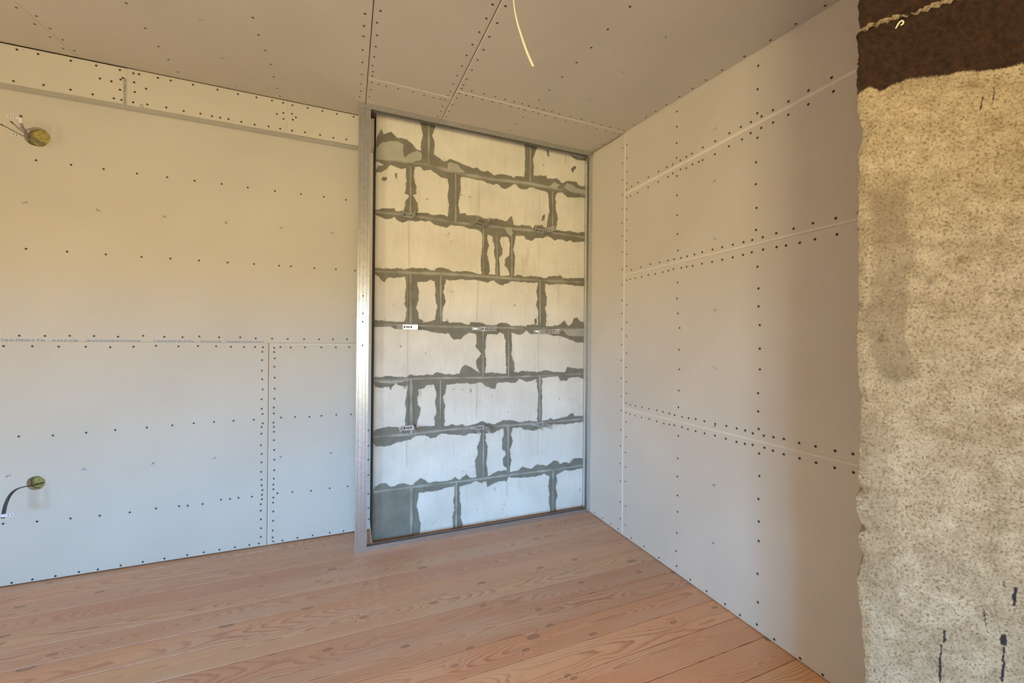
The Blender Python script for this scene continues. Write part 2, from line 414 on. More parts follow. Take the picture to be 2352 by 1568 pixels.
MORTAR_BEDS = [
    ('132 2300 139 2373 164 2427 168 2412 176 2394 218 2419 254 2390 306 2393 338 2373 365 2344 395 2336 426 2315 466 2336 536 2296 571 2320 606 2316 664 2301 715 2289 752 2295 782 2279 828 2286 866 2267 912 2282 967 2284 1007 2272 1015 2286 1084 2292 1152 2310 1247 2326 1251 2307 1290 2313 1333 2320 1373 2292 1413 2318 1485 2321 1504 2300 1540 2294 1566 2314', '126 2241 160 2227 198 2201 214 2223 249 2216 281 2208 304 2219 359 2235 386 2243 413 2224 454 2234 488 2216 523 2197 558 2196 646 2231 672 2236 716 2221 753 2227 783 2239 813 2212 859 2204 894 2217 921 2192 960 2194 1000 2226 1016 2240 1048 2208 1089 2206 1130 2231 1180 2224 1205 2220 1231 2220 1265 2213 1339 2224 1378 2230 1396 2213 1428 2202 1477 2209 1523 2216'),
    ('126 1935 169 1957 242 1967 245 1947 296 1957 382 1958 422 1967 476 1956 511 1968 560 1960 645 1988 678 1996 681 1982 748 1991 815 1974 823 1982 884 1986 954 1976 994 2022 1010 1957 1058 1959 1067 1967 1132 1964 1149 1951 1166 1975 1220 1985 1224 1971 1259 1967 1328 1963 1390 1958 1443 1968 1498 1958 1544 1972 1570 1970', '126 1922 157 1910 195 1898 226 1905 242 1920 258 1899 290 1886 323 1907 362 1905 396 1912 456 1916 484 1899 532 1891 560 1891 589 1908 638 1914 668 1910 704 1900 748 1901 778 1894 790 1877 835 1875 866 1864 928 1870 955 1877 971 1868 1019 1873 1027 1888 1084 1894 1100 1874 1142 1867 1175 1889 1217 1893 1259 1909 1294 1902 1311 1888 1364 1901 1408 1890 1444 1902 1471 1888 1535 1903'),
    ('116 1606 172 1607 222 1605 254 1614 293 1609 338 1619 432 1624 459 1616 483 1607 490 1628 542 1636 570 1631 591 1617 641 1622 714 1624 788 1608 845 1616 864 1610 888 1604 918 1614 974 1614 1021 1621 1062 1627 1086 1610 1135 1629 1219 1623 1228 1612 1262 1622 1270 1637 1370 1645 1384 1626 1428 1627 1437 1634 1573 1643', '120 1564 154 1560 173 1535 188 1523 204 1551 248 1554 303 1564 382 1542 432 1542 460 1558 484 1549 553 1564 606 1564 642 1573 700 1570 751 1577 785 1572 827 1564 872 1578 903 1561 935 1552 966 1569 994 1582 1086 1584 1136 1580 1186 1587 1245 1579 1305 1579 1349 1593 1411 1589 1447 1584 1501 1583'),
    ('120 1278 138 1302 194 1297 257 1292 302 1293 394 1296 401 1313 414 1307 418 1293 462 1301 486 1309 534 1300 566 1307 580 1297 644 1299 673 1293 706 1283 717 1301 776 1304 829 1286 875 1283 937 1308 976 1297 1004 1283 1073 1288 1106 1285 1114 1296 1180 1298 1265 1289 1300 1289 1360 1302 1404 1331 1422 1304 1436 1292 1467 1321 1476 1352 1503 1357 1531 1326 1576 1328 1577 1173', '120 1269 219 1265 251 1252 375 1248 435 1246 476 1233 538 1227 580 1228 588 1207 616 1190 652 1194 681 1222 717 1237 754 1227 833 1228 899 1229 914 1240 942 1234 1001 1242 1041 1228 1082 1232 1106 1259 1139 1233 1214 1238 1274 1235 1317 1224 1361 1225 1414 1210 1460 1195 1505 1179'),
    ('131 951 140 970 171 963 203 972 266 964 318 959 338 976 384 968 438 973 478 972 506 989 534 978 590 970 647 976 654 997 665 1018 683 1032 719 1017 757 991 787 976 813 976 862 978 932 970 968 969 1019 979 1051 974 1076 985 1141 980 1192 972 1242 986 1276 982 1320 973 1408 967 1425 1006 1498 993 1576 992', '134 938 141 908 178 904 222 906 229 882 235 905 260 924 293 907 332 909 391 886 425 889 438 909 482 911 566 908 590 911 640 913 684 915 720 907 795 915 818 893 863 873 886 869 898 908 948 914 1028 904 1060 933 1109 910 1150 916 1184 926 1230 933 1303 942 1355 945 1373 910 1417 908 1444 931 1507 934 1554 921'),
    ('132 639 149 660 199 667 243 667 275 661 314 662 380 650 400 659 495 656 558 648 600 659 628 650 672 651 694 638 752 649 797 667 835 650 881 633 904 649 966 664 1046 647 1079 634 1112 647 1195 634 1246 634 1297 654 1323 637 1367 650 1420 654 1473 678 1492 654 1538 655 1576 648', '133 580 150 559 188 556 232 558 270 575 321 577 348 582 374 606 434 605 468 582 496 583 530 604 579 601 679 582 723 590 790 588 828 582 874 582 904 597 947 609 1015 606 1079 607 1096 591 1162 575 1195 580 1220 593 1289 604 1323 613 1411 603 1492 609'),
    ('134 299 146 325 177 337 208 334 230 311 259 314 304 325 330 318 357 298 376 323 410 342 436 329 457 306 512 310 554 294 624 321 653 303 696 333 726 309 748 302 770 307 842 295 868 314 899 328 970 328 1001 313 1049 315 1090 340 1131 321 1156 318 1189 341 1231 337 1274 324 1326 358 1361 346 1370 326 1414 337 1450 325 1486 357 1531 353 1576 344', '140 1 346 -1 348 262 397 260 430 255 498 253 533 255 582 266 618 269 653 262 712 268 763 283 793 265 831 275 839 234 869 248 900 259 954 263 970 250 986 282 1082 267 1148 263 1198 264 1249 274 1283 254 1353 258 1414 282 1441 275 1495 273 1514 279'),
]
MORTAR_PERPENDS = [
    ('389 2535 394 2485 406 2440 395 2390 393 2356 399 2296', '478 2530 480 2496 468 2466 460 2443 476 2420 477 2372 473 2337 453 2299'),
    ('1082 2520 1086 2464 1091 2420 1086 2359 1084 2277', '1181 2516 1161 2463 1145 2415 1155 2371 1150 2325 1152 2295'),
    ('304 2232 308 2153 303 2065 325 2061 327 2052 302 2018 295 1970 295 1937', '359 2242 353 2180 364 2135 368 2071 351 2062 361 2043 378 2015 380 1982 377 1947'),
    ('558 2206 569 2146 561 2089 570 2034 563 1950', '646 2238 642 2171 647 2136 637 2100 630 2043 644 1974'),
    ('1265 2225 1270 2145 1275 2084 1258 2021 1254 1951', '1341 2232 1317 2182 1326 2153 1322 2106 1336 2076 1340 2038 1326 1951'),
    ('788 1892 798 1835 787 1762 780 1690 788 1608', '833 1889 824 1838 836 1803 821 1751 841 1695 845 1652 835 1608'),
    ('864 1878 862 1842 876 1800 871 1755 883 1713 881 1611', '929 1885 909 1846 928 1797 933 1761 906 1729 917 1613'),
    ('970 1882 983 1832 980 1758 949 1726 948 1681 973 1661 981 1632 986 1603', '1020 1888 1015 1828 1004 1790 1020 1754 1017 1680 1013 1612'),
    ('302 1577 316 1531 310 1471 308 1404 318 1371 315 1330 301 1283', '384 1553 379 1522 389 1482 388 1428 372 1383 387 1346 396 1286'),
    ('482 1562 491 1501 488 1446 499 1398 496 1357 484 1295', '555 1574 550 1532 540 1483 554 1428 537 1372 533 1289'),
    ('1198 1595 1178 1526 1191 1481 1179 1434 1196 1390 1193 1283', '1247 1590 1246 1537 1259 1484 1259 1446 1247 1407 1260 1361 1252 1277'),
    ('754 1241 759 1181 752 1145 774 1123 789 1102 760 1059 756 1030 768 1002 787 966', '831 1243 822 1196 819 1145 812 1109 824 1066 820 1008 813 961'),
    ('940 1248 958 1182 958 1124 963 1050 968 962', '1002 1257 1000 1183 1006 1146 998 1101 1018 1049 1025 1005 1015 964'),
    ('332 922 322 862 313 816 320 762 314 702 318 642', '389 900 395 859 385 832 389 792 406 771 399 724 386 697 377 630'),
    ('482 924 503 855 494 800 504 745 491 704 495 628', '568 918 556 853 542 833 556 783 550 742 556 693 552 631'),
    ('1184 942 1192 873 1203 819 1198 744 1195 622', '1232 940 1226 872 1231 803 1223 750 1232 696 1227 620'),
    ('794 598 787 545 768 504 773 460 754 412 759 362 770 289', '824 593 824 542 839 498 837 447 830 397 838 346 842 280'),
    ('947 620 952 568 940 532 941 466 960 457 968 434 945 407 950 363 973 342 974 287', '1016 615 1003 564 1015 519 1008 490 992 462 1000 424 1005 387 997 343 990 292'),
    ('360 278 351 225 346 132 346 -1', '398 266 398 219 384 173 395 138 408 89 412 34 402 -2'),
    ('620 276 625 216 615 175 622 118 612 78 616 -4', '655 271 654 205 658 162 668 118 662 70 676 18 670 -3'),
    ('1296 264 1284 189 1293 126 1289 81 1303 -2', '1346 266 1353 211 1340 166 1358 110 1341 66 1348 -1'),
]
MORTAR_SHEETS = [
    '133 2177 151 2209 186 2212 195 2194 167 2170 136 2166',
    '166 2124 174 2144 196 2148 199 2132 183 2120',
    '242 2165 246 2182 256 2178 255 2148 246 2146',
    '1249 2502 1262 2505 1273 2468 1263 2459 1254 2473',
    '1446 2413 1475 2434 1489 2420 1466 2401 1457 2380 1448 2390',
    '1220 2046 1241 2060 1239 2026 1216 2008',
    '1429 2505 1511 2496 1557 2504 1557 2484 1484 2479',
    '1167 1328 1180 1344 1188 1313 1172 1294',
]
MORTAR_PATCHES = [
    '131 2242 132 2300 166 2343 216 2362 260 2368 293 2351 287 2316 297 2278 332 2311 372 2332 397 2326 399 2283 333 2257',
    '557 2255 560 2290 585 2303 621 2294 642 2270 672 2253 600 2241',
    '1265 2252 1307 2289 1351 2280 1325 2242',
    '1387 2262 1404 2296 1449 2296 1486 2274 1559 2273 1559 2245 1441 2243',
    '1308 1269 1570 1279 1571 1228 1468 1221 1414 1233 1387 1264 1343 1248',
    '132 944 344 944 254 924 178 930',
    '939 1930 994 1933 1003 1901 987 1877 971 1890',
]
MORTAR_RIDGES = [
    (0.0140, '129 2248 281 2255 440 2259 557 2247 636 2240 859 2237 1097 2252 1308 2247 1563 2248'),
    (0.0120, '132 1932 329 1936 497 1934 610 1926 823 1933 978 1931 1268 1939 1566 1932'),
    (0.0120, '119 1584 332 1590 528 1599 796 1601 990 1600 1219 1602 1569 1611'),
    (0.0090, '122 1272 270 1275 503 1271 717 1271 985 1271 1189 1275 1572 1280'),
    (0.0080, '123 947 305 950 527 951 794 947 988 946 1209 948 1572 956'),
    (0.0100, '134 618 341 616 530 625 723 629 975 625 1195 625 1575 632'),
    (0.0090, '135 295 350 296 639 294 815 294 978 296 1309 294 1574 300'),
    (0.0080, '440 2532 442 2398 442 2263'),
    (0.0070, '1124 2513 1126 2383 1126 2253'),
    (0.0070, '333 2237 335 2088 336 1939'),
    (0.0070, '611 2236 613 2082 614 1928'),
    (0.0060, '1296 2226 1298 2085 1298 1944'),
    (0.0050, '798 1921 799 1760 800 1598'),
    (0.0050, '891 1867 893 1732 894 1597'),
    (0.0070, '994 1933 996 1765 998 1597'),
    (0.0090, '340 1587 342 1432 343 1278'),
    (0.0070, '522 1598 524 1435 525 1272'),
    (0.0080, '1206 1602 1208 1439 1209 1276'),
    (0.0080, '801 1267 802 1108 804 949'),
    (0.0070, '977 1270 979 1108 980 946'),
    (0.0100, '348 948 349 780 351 612'),
    (0.0060, '526 951 527 788 528 626'),
    (0.0090, '1210 948 1212 783 1213 617'),
    (0.0060, '809 630 810 462 812 295'),
    (0.0080, '980 625 981 461 983 297'),
    (0.0100, '354 292 356 146 357 -1'),
    (0.0080, '632 293 633 143 634 -6'),
    (0.0090, '1318 289 1319 142 1320 -5'),
]
PENCIL_LINES = [
    '323 1900 327 1622',
    '319 1572 324 614',
    '322 604 323 423',
    '759 2200 759 1996',
    '759 1574 754 1309',
    '757 909 756 695',
    '1193 2195 1192 1990',
    '1192 1860 1192 1678',
    '1192 1230 1194 979',
    '1193 588 1193 413',
    '970 258 969 170',
]
HANGERS = '318 1934 759 1931 1190 1937 324 1263 776 1261 1210 1252 329 658 773 627 1202 620'
PE = (1.0000, 0.5108); PD = (0.76904, -0.63920)
EDGE_OFF = [(0.4706, 0.0160), (0.5316, 0.0127), (0.5673, 0.0095), (0.5948, 0.0101), (0.6210, 0.0047), (0.6572, 0.0030), (0.6845, 0.0021), (0.7127, 0.0064), (0.7319, 0.0116), (0.7488, 0.0032), (0.7716, 0.0031), (0.7852, 0.0143), (0.7972, 0.0090), (0.8217, 0.0013), (0.8537, 0.0011), (0.8686, 0.0108), (0.8817, 0.0055), (0.8949, 0.0009), (0.9865, 0.0004), (1.0417, 0.0031), (1.0966, 0.0013), (1.1791, -0.0015), (1.2250, -0.0002), (1.2617, -0.0012), (1.4456, -0.0022), (1.5880, -0.0015), (1.6031, 0.0021), (1.6281, 0.0073), (1.6474, 0.0011), (1.6667, -0.0042), (1.7223, -0.0061), (1.7681, -0.0048), (1.8187, -0.0044), (1.8281, -0.0052), (1.8394, -0.0022), (1.8488, -0.0030), (1.8698, -0.0062), (1.9255, -0.0072)]
DAMP = [
    (1.00, '15 1508 44 1518 77 1528 82 1465 79 1421 87 1384 83 1331 70 1323 74 1260 82 1189 86 1144 96 1109 72 1099 61 1086 50 1098 32 1125 15 1161 5 1225 12 1271 19 1334 14 1408'),
    (0.60, '3 1023 25 1038 47 1017 51 946 58 892 66 822 56 766 52 712 56 695 64 633 71 599 42 611 20 642 8 713 7 896'),
    (0.45, '103 1154 124 1158 128 1150 110 1140'),
    (0.50, '114 1418 123 1419 121 1409 116 1407'),
    (0.50, '112 1396 122 1400 120 1378 113 1383'),
    (0.40, '91 772 147 764 187 753 200 713 167 690 133 709 98 738'),
    (0.35, '27 580 92 622 147 625 194 576 161 509 35 476'),
]
GROOVE = (1.8439, 0.1544)
BAND = [(-0.1000, 1.7082), (-0.0045, 1.7082), (0.0135, 1.7187), (0.0284, 1.7068), (0.0576, 1.7195), (0.1003, 1.7221), (0.1417, 1.7255), (0.1686, 1.7262), (0.2080, 1.7167), (0.2537, 1.7177), (1.0000, 1.7177)]
def BANDL(u):
    for (a, b), (c_, d_) in zip(BAND, BAND[1:]):
        if a <= u <= c_: return b + (d_ - b) * (u - a) / (c_ - a)
    return BAND[-1][1]
PITS = [(0.0926, 1.3220, 0.0045), (0.1143, 1.3078, 0.0045), (0.1598, 1.3502, 0.0040), (0.1466, 1.3005, 0.0040), (0.0194, 0.6741, 0.0100), (0.0253, 0.6662, 0.0120), (0.2249, 0.8567, 0.0040), (0.0536, 1.1256, 0.0090), (0.0594, 1.1150, 0.0080), (0.1820, 1.6961, 0.0060), (0.0386, 1.1885, 0.0060), (0.0110, 1.6275, 0.0080)]
STROKES = [((0.2466, 0.6777), (0.2495, 0.7142), 0.0062), ((0.1366, 0.5835), (0.1392, 0.6102), 0.0040), ((0.1316, 0.5012), (0.1360, 0.5790), 0.0028), ((0.2318, 0.5975), (0.2317, 0.6201), 0.0065), ((0.2296, 0.5273), (0.2312, 0.5965), 0.0032), ((0.2070, 1.6488), (0.2101, 1.6823), 0.0012), ((0.1908, 1.6413), (0.1926, 1.6641), 0.0012), ((0.2332, 0.7110), (0.2274, 0.7225), 0.0015), ((0.2015, 0.6319), (0.1968, 0.6657), 0.0013)]
LOOP = (0.0599, 1.8370)

# ------------------------------------------------------------------ planes of the room (metres)
XR = 1.56; YL = 2.659; YF = 2.387; YB = 2.564; YK = 2.4866
SLOPE = 0.09027; ZC0 = 2.28825; CT = math.atan(SLOPE)
TB = .0125
def zc(y): return ZC0 + SLOPE * y
LEFTP = (Vector((0, YL, 0)), Vector((1, 0, 0)), Vector((0, 0, 1)), Vector((0, -1, 0)))
BULKP = (Vector((0, YB, 0)), Vector((1, 0, 0)), Vector((0, 0, 1)), Vector((0, -1, 0)))
RIGHTP = (Vector((XR, 0, 0)), Vector((0, -1, 0)), Vector((0, 0, 1)), Vector((-1, 0, 0)))
CEILP = (Vector((0, 0, ZC0)), Vector((1, 0, 0)), Vector((0, -math.cos(CT), -math.sin(CT))), Vector((0, math.sin(CT), -math.cos(CT))))

# ------------------------------------------------------------------ the setting
V, Fc, seeds, across, painted_light = [], [], [], [], []
PW = .12335
k0 = -40
for k in range(-5, 39):
    y1 = 2.107 + PW * 5 - PW * (k + 5) + PW
    y0 = y1 - PW
    if y0 > 3.0: continue
    rnd = random.random()
    g = .0006 + .0007 * random.random()
    prof = [(y0 + g, -.004), (y0 + g + .0015, 0), (y1 - g - .0015, 0), (y1 - g, -.004), (y1 - g, -.03), (y0 + g, -.03)]
    b = len(V)
    for x in (-3.05, 2.3):
        for yy, zz in prof:
            V.append((x, yy, zz)); seeds.append(rnd); across.append(yy - (y0 + y1) / 2); painted_light.append(min(1.0, max(0.0, (1.52 - y0) / .30)) * (.8 + .2 * rnd))  # last list: how much light is painted onto the front planks
    for i in range(6):
        j = (i + 1) % 6
        Fc.append((b + i, b + j, b + 6 + j, b + 6 + i))
    Fc.append((b + 5, b + 4, b + 3, b + 2, b + 1, b)); Fc.append(tuple(b + 6 + i for i in range(6)))
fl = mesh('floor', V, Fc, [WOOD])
for nm, dat in (('seed', seeds), ('across', across), ('painted_light', painted_light)):
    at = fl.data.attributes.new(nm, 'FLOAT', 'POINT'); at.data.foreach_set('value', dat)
struct(fl, 'floor of oiled larch planks running parallel to the block wall')
struct(boxes('floor_slab', [((-3.05, -2.75, -.12), (2.3, 3.05, -.031))], SHELL))

def ceil_slab():
    V, Fc = [], []
    n = CEILP[3]
    for y in (-2.75, 3.05):
        for off in (TB + .022, .17):
            for x in (-3.15, 2.35): V.append((x, y - n.y * off, zc(y) - n.z * off))
    Fc = [(0, 1, 3, 2), (4, 6, 7, 5), (0, 4, 5, 1), (2, 3, 7, 6), (0, 2, 6, 4), (1, 5, 7, 3)]
    return struct(mesh('ceiling', V, Fc, [SHELL]), 'ceiling above the plasterboard')
ceil_slab()
struct(boxes('wall_left', [((-3.15, YL + .047, -.1), (.128, YL + .15, 2.75))], SHELL))
struct(boxes('trim_1', [((-.47, YL + TB + .0005, 0), (-.39, YL + TB + .03, 1.165))], BATTEN))
struct(boxes('wall_right', [((XR + TB + .0005, .745, 0), (XR + .12, 3.0, 2.75))], SHELL))
struct(boxes('trim_2', [((-2.6, YB + TB + .0005, 2.375), (.128, YL + .04, 2.50))], SHELL))
def wall_hole(name, axis, c, t, a0, a1, z0, z1, ha, hb, hz0, hz1):
    """wall slab with one window opening"""
    bl = []
    def put(u0, u1, q0, q1):
        if axis == 'y': bl.append(((u0, c, q0), (u1, c + t, q1)))
        else: bl.append(((c, u0, q0), (c + t, u1, q1)))
    put(a0, ha, z0, z1); put(hb, a1, z0, z1); put(ha, hb, z0, hz0); put(ha, hb, hz1, z1)
    return struct(boxes(name, bl, SHELL))
xm = (W1[1] + W3[0]) / 2
wall_hole('wall_rear', 'y', -2.75, .15, -3.05, xm, -.1, 2.45, *W1)
wall_hole('wall_rear.001', 'y', -2.75, .15, xm, 2.3, -.1, 2.45, *W3)
wall_hole('wall_side', 'x', -3.15, .10, -2.75, .6, -.1, 2.45, *W2)
wall_hole('wall_side.001', 'x', -3.15, .10, .6, 2.80, -.1, 2.60, *W4)
struct(boxes('wall_passage', [((2.2, -2.75, -.1), (2.3, .745, 2.45)), ((XR + .121, .745, -.1), (2.3, .80, 2.20))], SHELL))
def window(name, axis, c, a0, a1, z0, z1):
    r = empty(name, (0, 0, 0)); struct(r)
    bl = []
    for u0, u1, q0, q1 in ((a0, a0 + .06, z0, z1), (a1 - .06, a1, z0, z1), (a0 + .06, a1 - .06, z0, z0 + .06), (a0 + .06, a1 - .06, z1 - .06, z1), ((a0 + a1) / 2 - .04, (a0 + a1) / 2 + .04, z0 + .06, z1 - .06)):
        bl.append(((u0, c, q0), (u1, c + .06, q1)) if axis == 'y' else ((c, u0, q0), (c + .06, u1, q1)))
    boxes('window_frame', bl, FRAMEW, r)
    return r
window('window_1', 'y', -2.72, *W1)
window('window_3', 'y', -2.72, *W3)
window('window_2', 'x', -3.13, *W2)
window('window_4', 'x', -3.13, *W4)

# ------------------------------------------------------------------ block wall with smeared mortar
def wall_back():
    V, Fc, MI, PA = [], [], [], []
    x0, x1 = .1345, XR - .002
    box_vf((x0, YK, .004), (x1, 2.98, 2.70), V, Fc)
    MI += [0] * 6; PA += [0] * 8
    # steps in the left edge: some courses stand a few millimetres proud
    rnd = random.Random(3)
    def ragged(poly, step, amp):
        out = []
        n = len(poly)
        for i in range(n):
            a, b = Vector(poly[i]), Vector(poly[(i + 1) % n])
            L = (b - a).length
            k = max(1, int(L / step))
            d = (b - a); nn = Vector((-d.y, d.x)).normalized() if L > 1e-6 else Vector((0, 0))
            for j in range(k):
                q = a + d * (j / k)
                if j: q = q + nn * (amp * (noise.noise(Vector((q.x * 95, q.y * 95, 1.7))) + .8 * noise.noise(Vector((q.x * 260, q.y * 260, 5.1))) + .5 * noise.noise(Vector((q.x * 610, q.y * 610, 9.1)))))
                out.append(Vector((min(max(q.x, x0 + .0005), x1), max(q.y, .006))))
        return out
    def sheet(poly, h, pale, step=.0035, amp=.0055):
        pts = ragged(poly, step, amp)
        tri = tessellate_polygon([[Vector((p.x, p.y, 0)) for p in pts]])
        b = len(V)
        for p in pts: V.append((p.x, YK - h, p.y)); PA.append(pale)
        for p in pts: V.append((p.x, YK + .001, p.y)); PA.append(pale)
        m = len(pts)
        for t in tri:
            q = [pts[i] for i in t]
            cr = (q[1] - q[0]).cross(q[2] - q[0])
            t = t if cr > 0 else t[::-1]
            Fc.append(tuple(b + i for i in t)); MI.append(1)
        for i in range(m):
            j = (i + 1) % m
            Fc.append((b + i, b + j, b + m + j, b + m + i)); MI.append(1)
    def strip(A, B, ax, h, seed):
        """smear between two ragged outlines A and B that both run along axis ax (0 = across, 1 = up)"""
        A, B = sorted(A, key=lambda q: q[ax]), sorted(B, key=lambda q: q[ax])
        s0, s1 = min(A[0][ax], B[0][ax]), max(A[-1][ax], B[-1][ax])
        k = int((s1 - s0) / .0028)
        def at(L, s):
            if s <= L[0][ax]: return L[0][1 - ax]
            for p, q in zip(L, L[1:]):
                if p[ax] <= s <= q[ax]:
                    return p[1 - ax] + (q[1 - ax] - p[1 - ax]) * (s - p[ax]) / max(q[ax] - p[ax], 1e-6)
            return L[-1][1 - ax]
        b = len(V)
        nz = noise.noise
        for j in range(k + 1):
            s = s0 + (s1 - s0) * j / k
            va, vb = at(A, s), at(B, s)
            for q, (v, sg) in enumerate(((va, 1), (vb, -1))):
                m = seed * 3.7 + q * 11
                # trowel scallops with crumbs along them
                v += .0050 * nz(Vector((s * 42, m, 0))) + .0030 * nz(Vector((s * 120, m, 3))) + .0022 * nz(Vector((s * 330, m, 7))) + .0012 * nz(Vector((s * 800, m, 9)))
                x, z = (s, v) if ax == 0 else (v, s)
                x = min(max(x, x0 + .0005), x1); z = max(z, .006)
                for hh in (h, -.001): V.append((x, YK - hh, z)); PA.append(0.0)
        for j in range(k):
            a = b + j * 4; n_ = a + 4
            Fc.append((a, n_, n_ + 2, a + 2)); Fc.append((a, a + 1, n_ + 1, n_)); Fc.append((a + 2, n_ + 2, n_ + 3, a + 3))
            MI.extend((1, 1, 1))
        Fc.append((b, b + 2, b + 3, b + 1)); e = b + k * 4; Fc.append((e, e + 1, e + 3, e + 2)); MI.extend((1, 1))
    for i, (s, r) in enumerate(MORTAR_BEDS): strip(dec(s), dec(r), 0, .0030 + .0001 * i, i)
    for i, (s, r) in enumerate(MORTAR_PERPENDS): strip(dec(s), dec(r), 1, .0016 + .00005 * i, i + 20)
    for i, s in enumerate(MORTAR_SHEETS): sheet(dec(s), .0012, 0.0, .005, .003)
    for i, s in enumerate(MORTAR_PATCHES): sheet(dec(s), .0060 + .0002 * i, .78, .008, .004)
    # joints: a low ridge, pale in the middle
    for i, (wd, s) in enumerate(MORTAR_RIDGES):
        pts = [Vector(p) for p in dec(s)]
        dense = []
        for a, b_ in zip(pts, pts[1:]):
            k = max(2, int((b_ - a).length / .012))
            dense += [a.lerp(b_, j / k) for j in range(k)]
        dense.append(pts[-1])
        b = len(V)
        for j, q in enumerate(dense):
            t = (dense[min(j + 1, len(dense) - 1)] - dense[max(j - 1, 0)]).normalized()
            nn = Vector((-t.y, t.x))
            pk = min(1.25, max(.25, .85 + 1.1 * noise.noise(Vector((q.x * 9, q.y * 9, i * 7.7)))))
            wv = 1.35 * wd * (1 + .45 * noise.noise(Vector((q.x * 22, q.y * 22, i * 3.1))))
            off = .0036
            for e, hh, pl in ((-1, .0005, 0), (-.5, .0013, .26 * pk), (0, .0019, .72 * pk), (.5, .0013, .26 * pk), (1, .0005, 0)):
                p = q + nn * (e * wv)
                V.append((min(max(p.x, x0), x1), YK - off - hh - .00006 * i, p.y)); PA.append(pl)
        for j in range(len(dense) - 1):
            for e in range(4):
                a = b + j * 5 + e
                Fc.append((a, a + 1, a + 6, a + 5)); MI.append(1)
    for s in PENCIL_LINES:
        (ax, az), (bx, bz) = dec(s)
        b = len(V)
        for px, pz in ((ax - .0009, az), (ax + .0009, az), (bx + .0009, bz), (bx - .0009, bz)): V.append((px, YK - .0145, pz)); PA.append(0)
        b2 = len(V)
        Fc.append((b, b + 1, b + 2, b + 3)); MI.append(2)
    o = mesh('wall_back', V, Fc, [BLOCK, MORTAR, PENCIL], None, MI)
    at = o.data.attributes.new('pale', 'FLOAT', 'POINT'); at.data.foreach_set('value', PA)
    o.data.materials.append(GAP); o.data.polygons[0].material_index = 3  # left side of the blocks painted black as the shaded slit beside the boards
    return struct(o, 'wall of pale aerated blocks with smeared grey mortar joints')
wall_back()

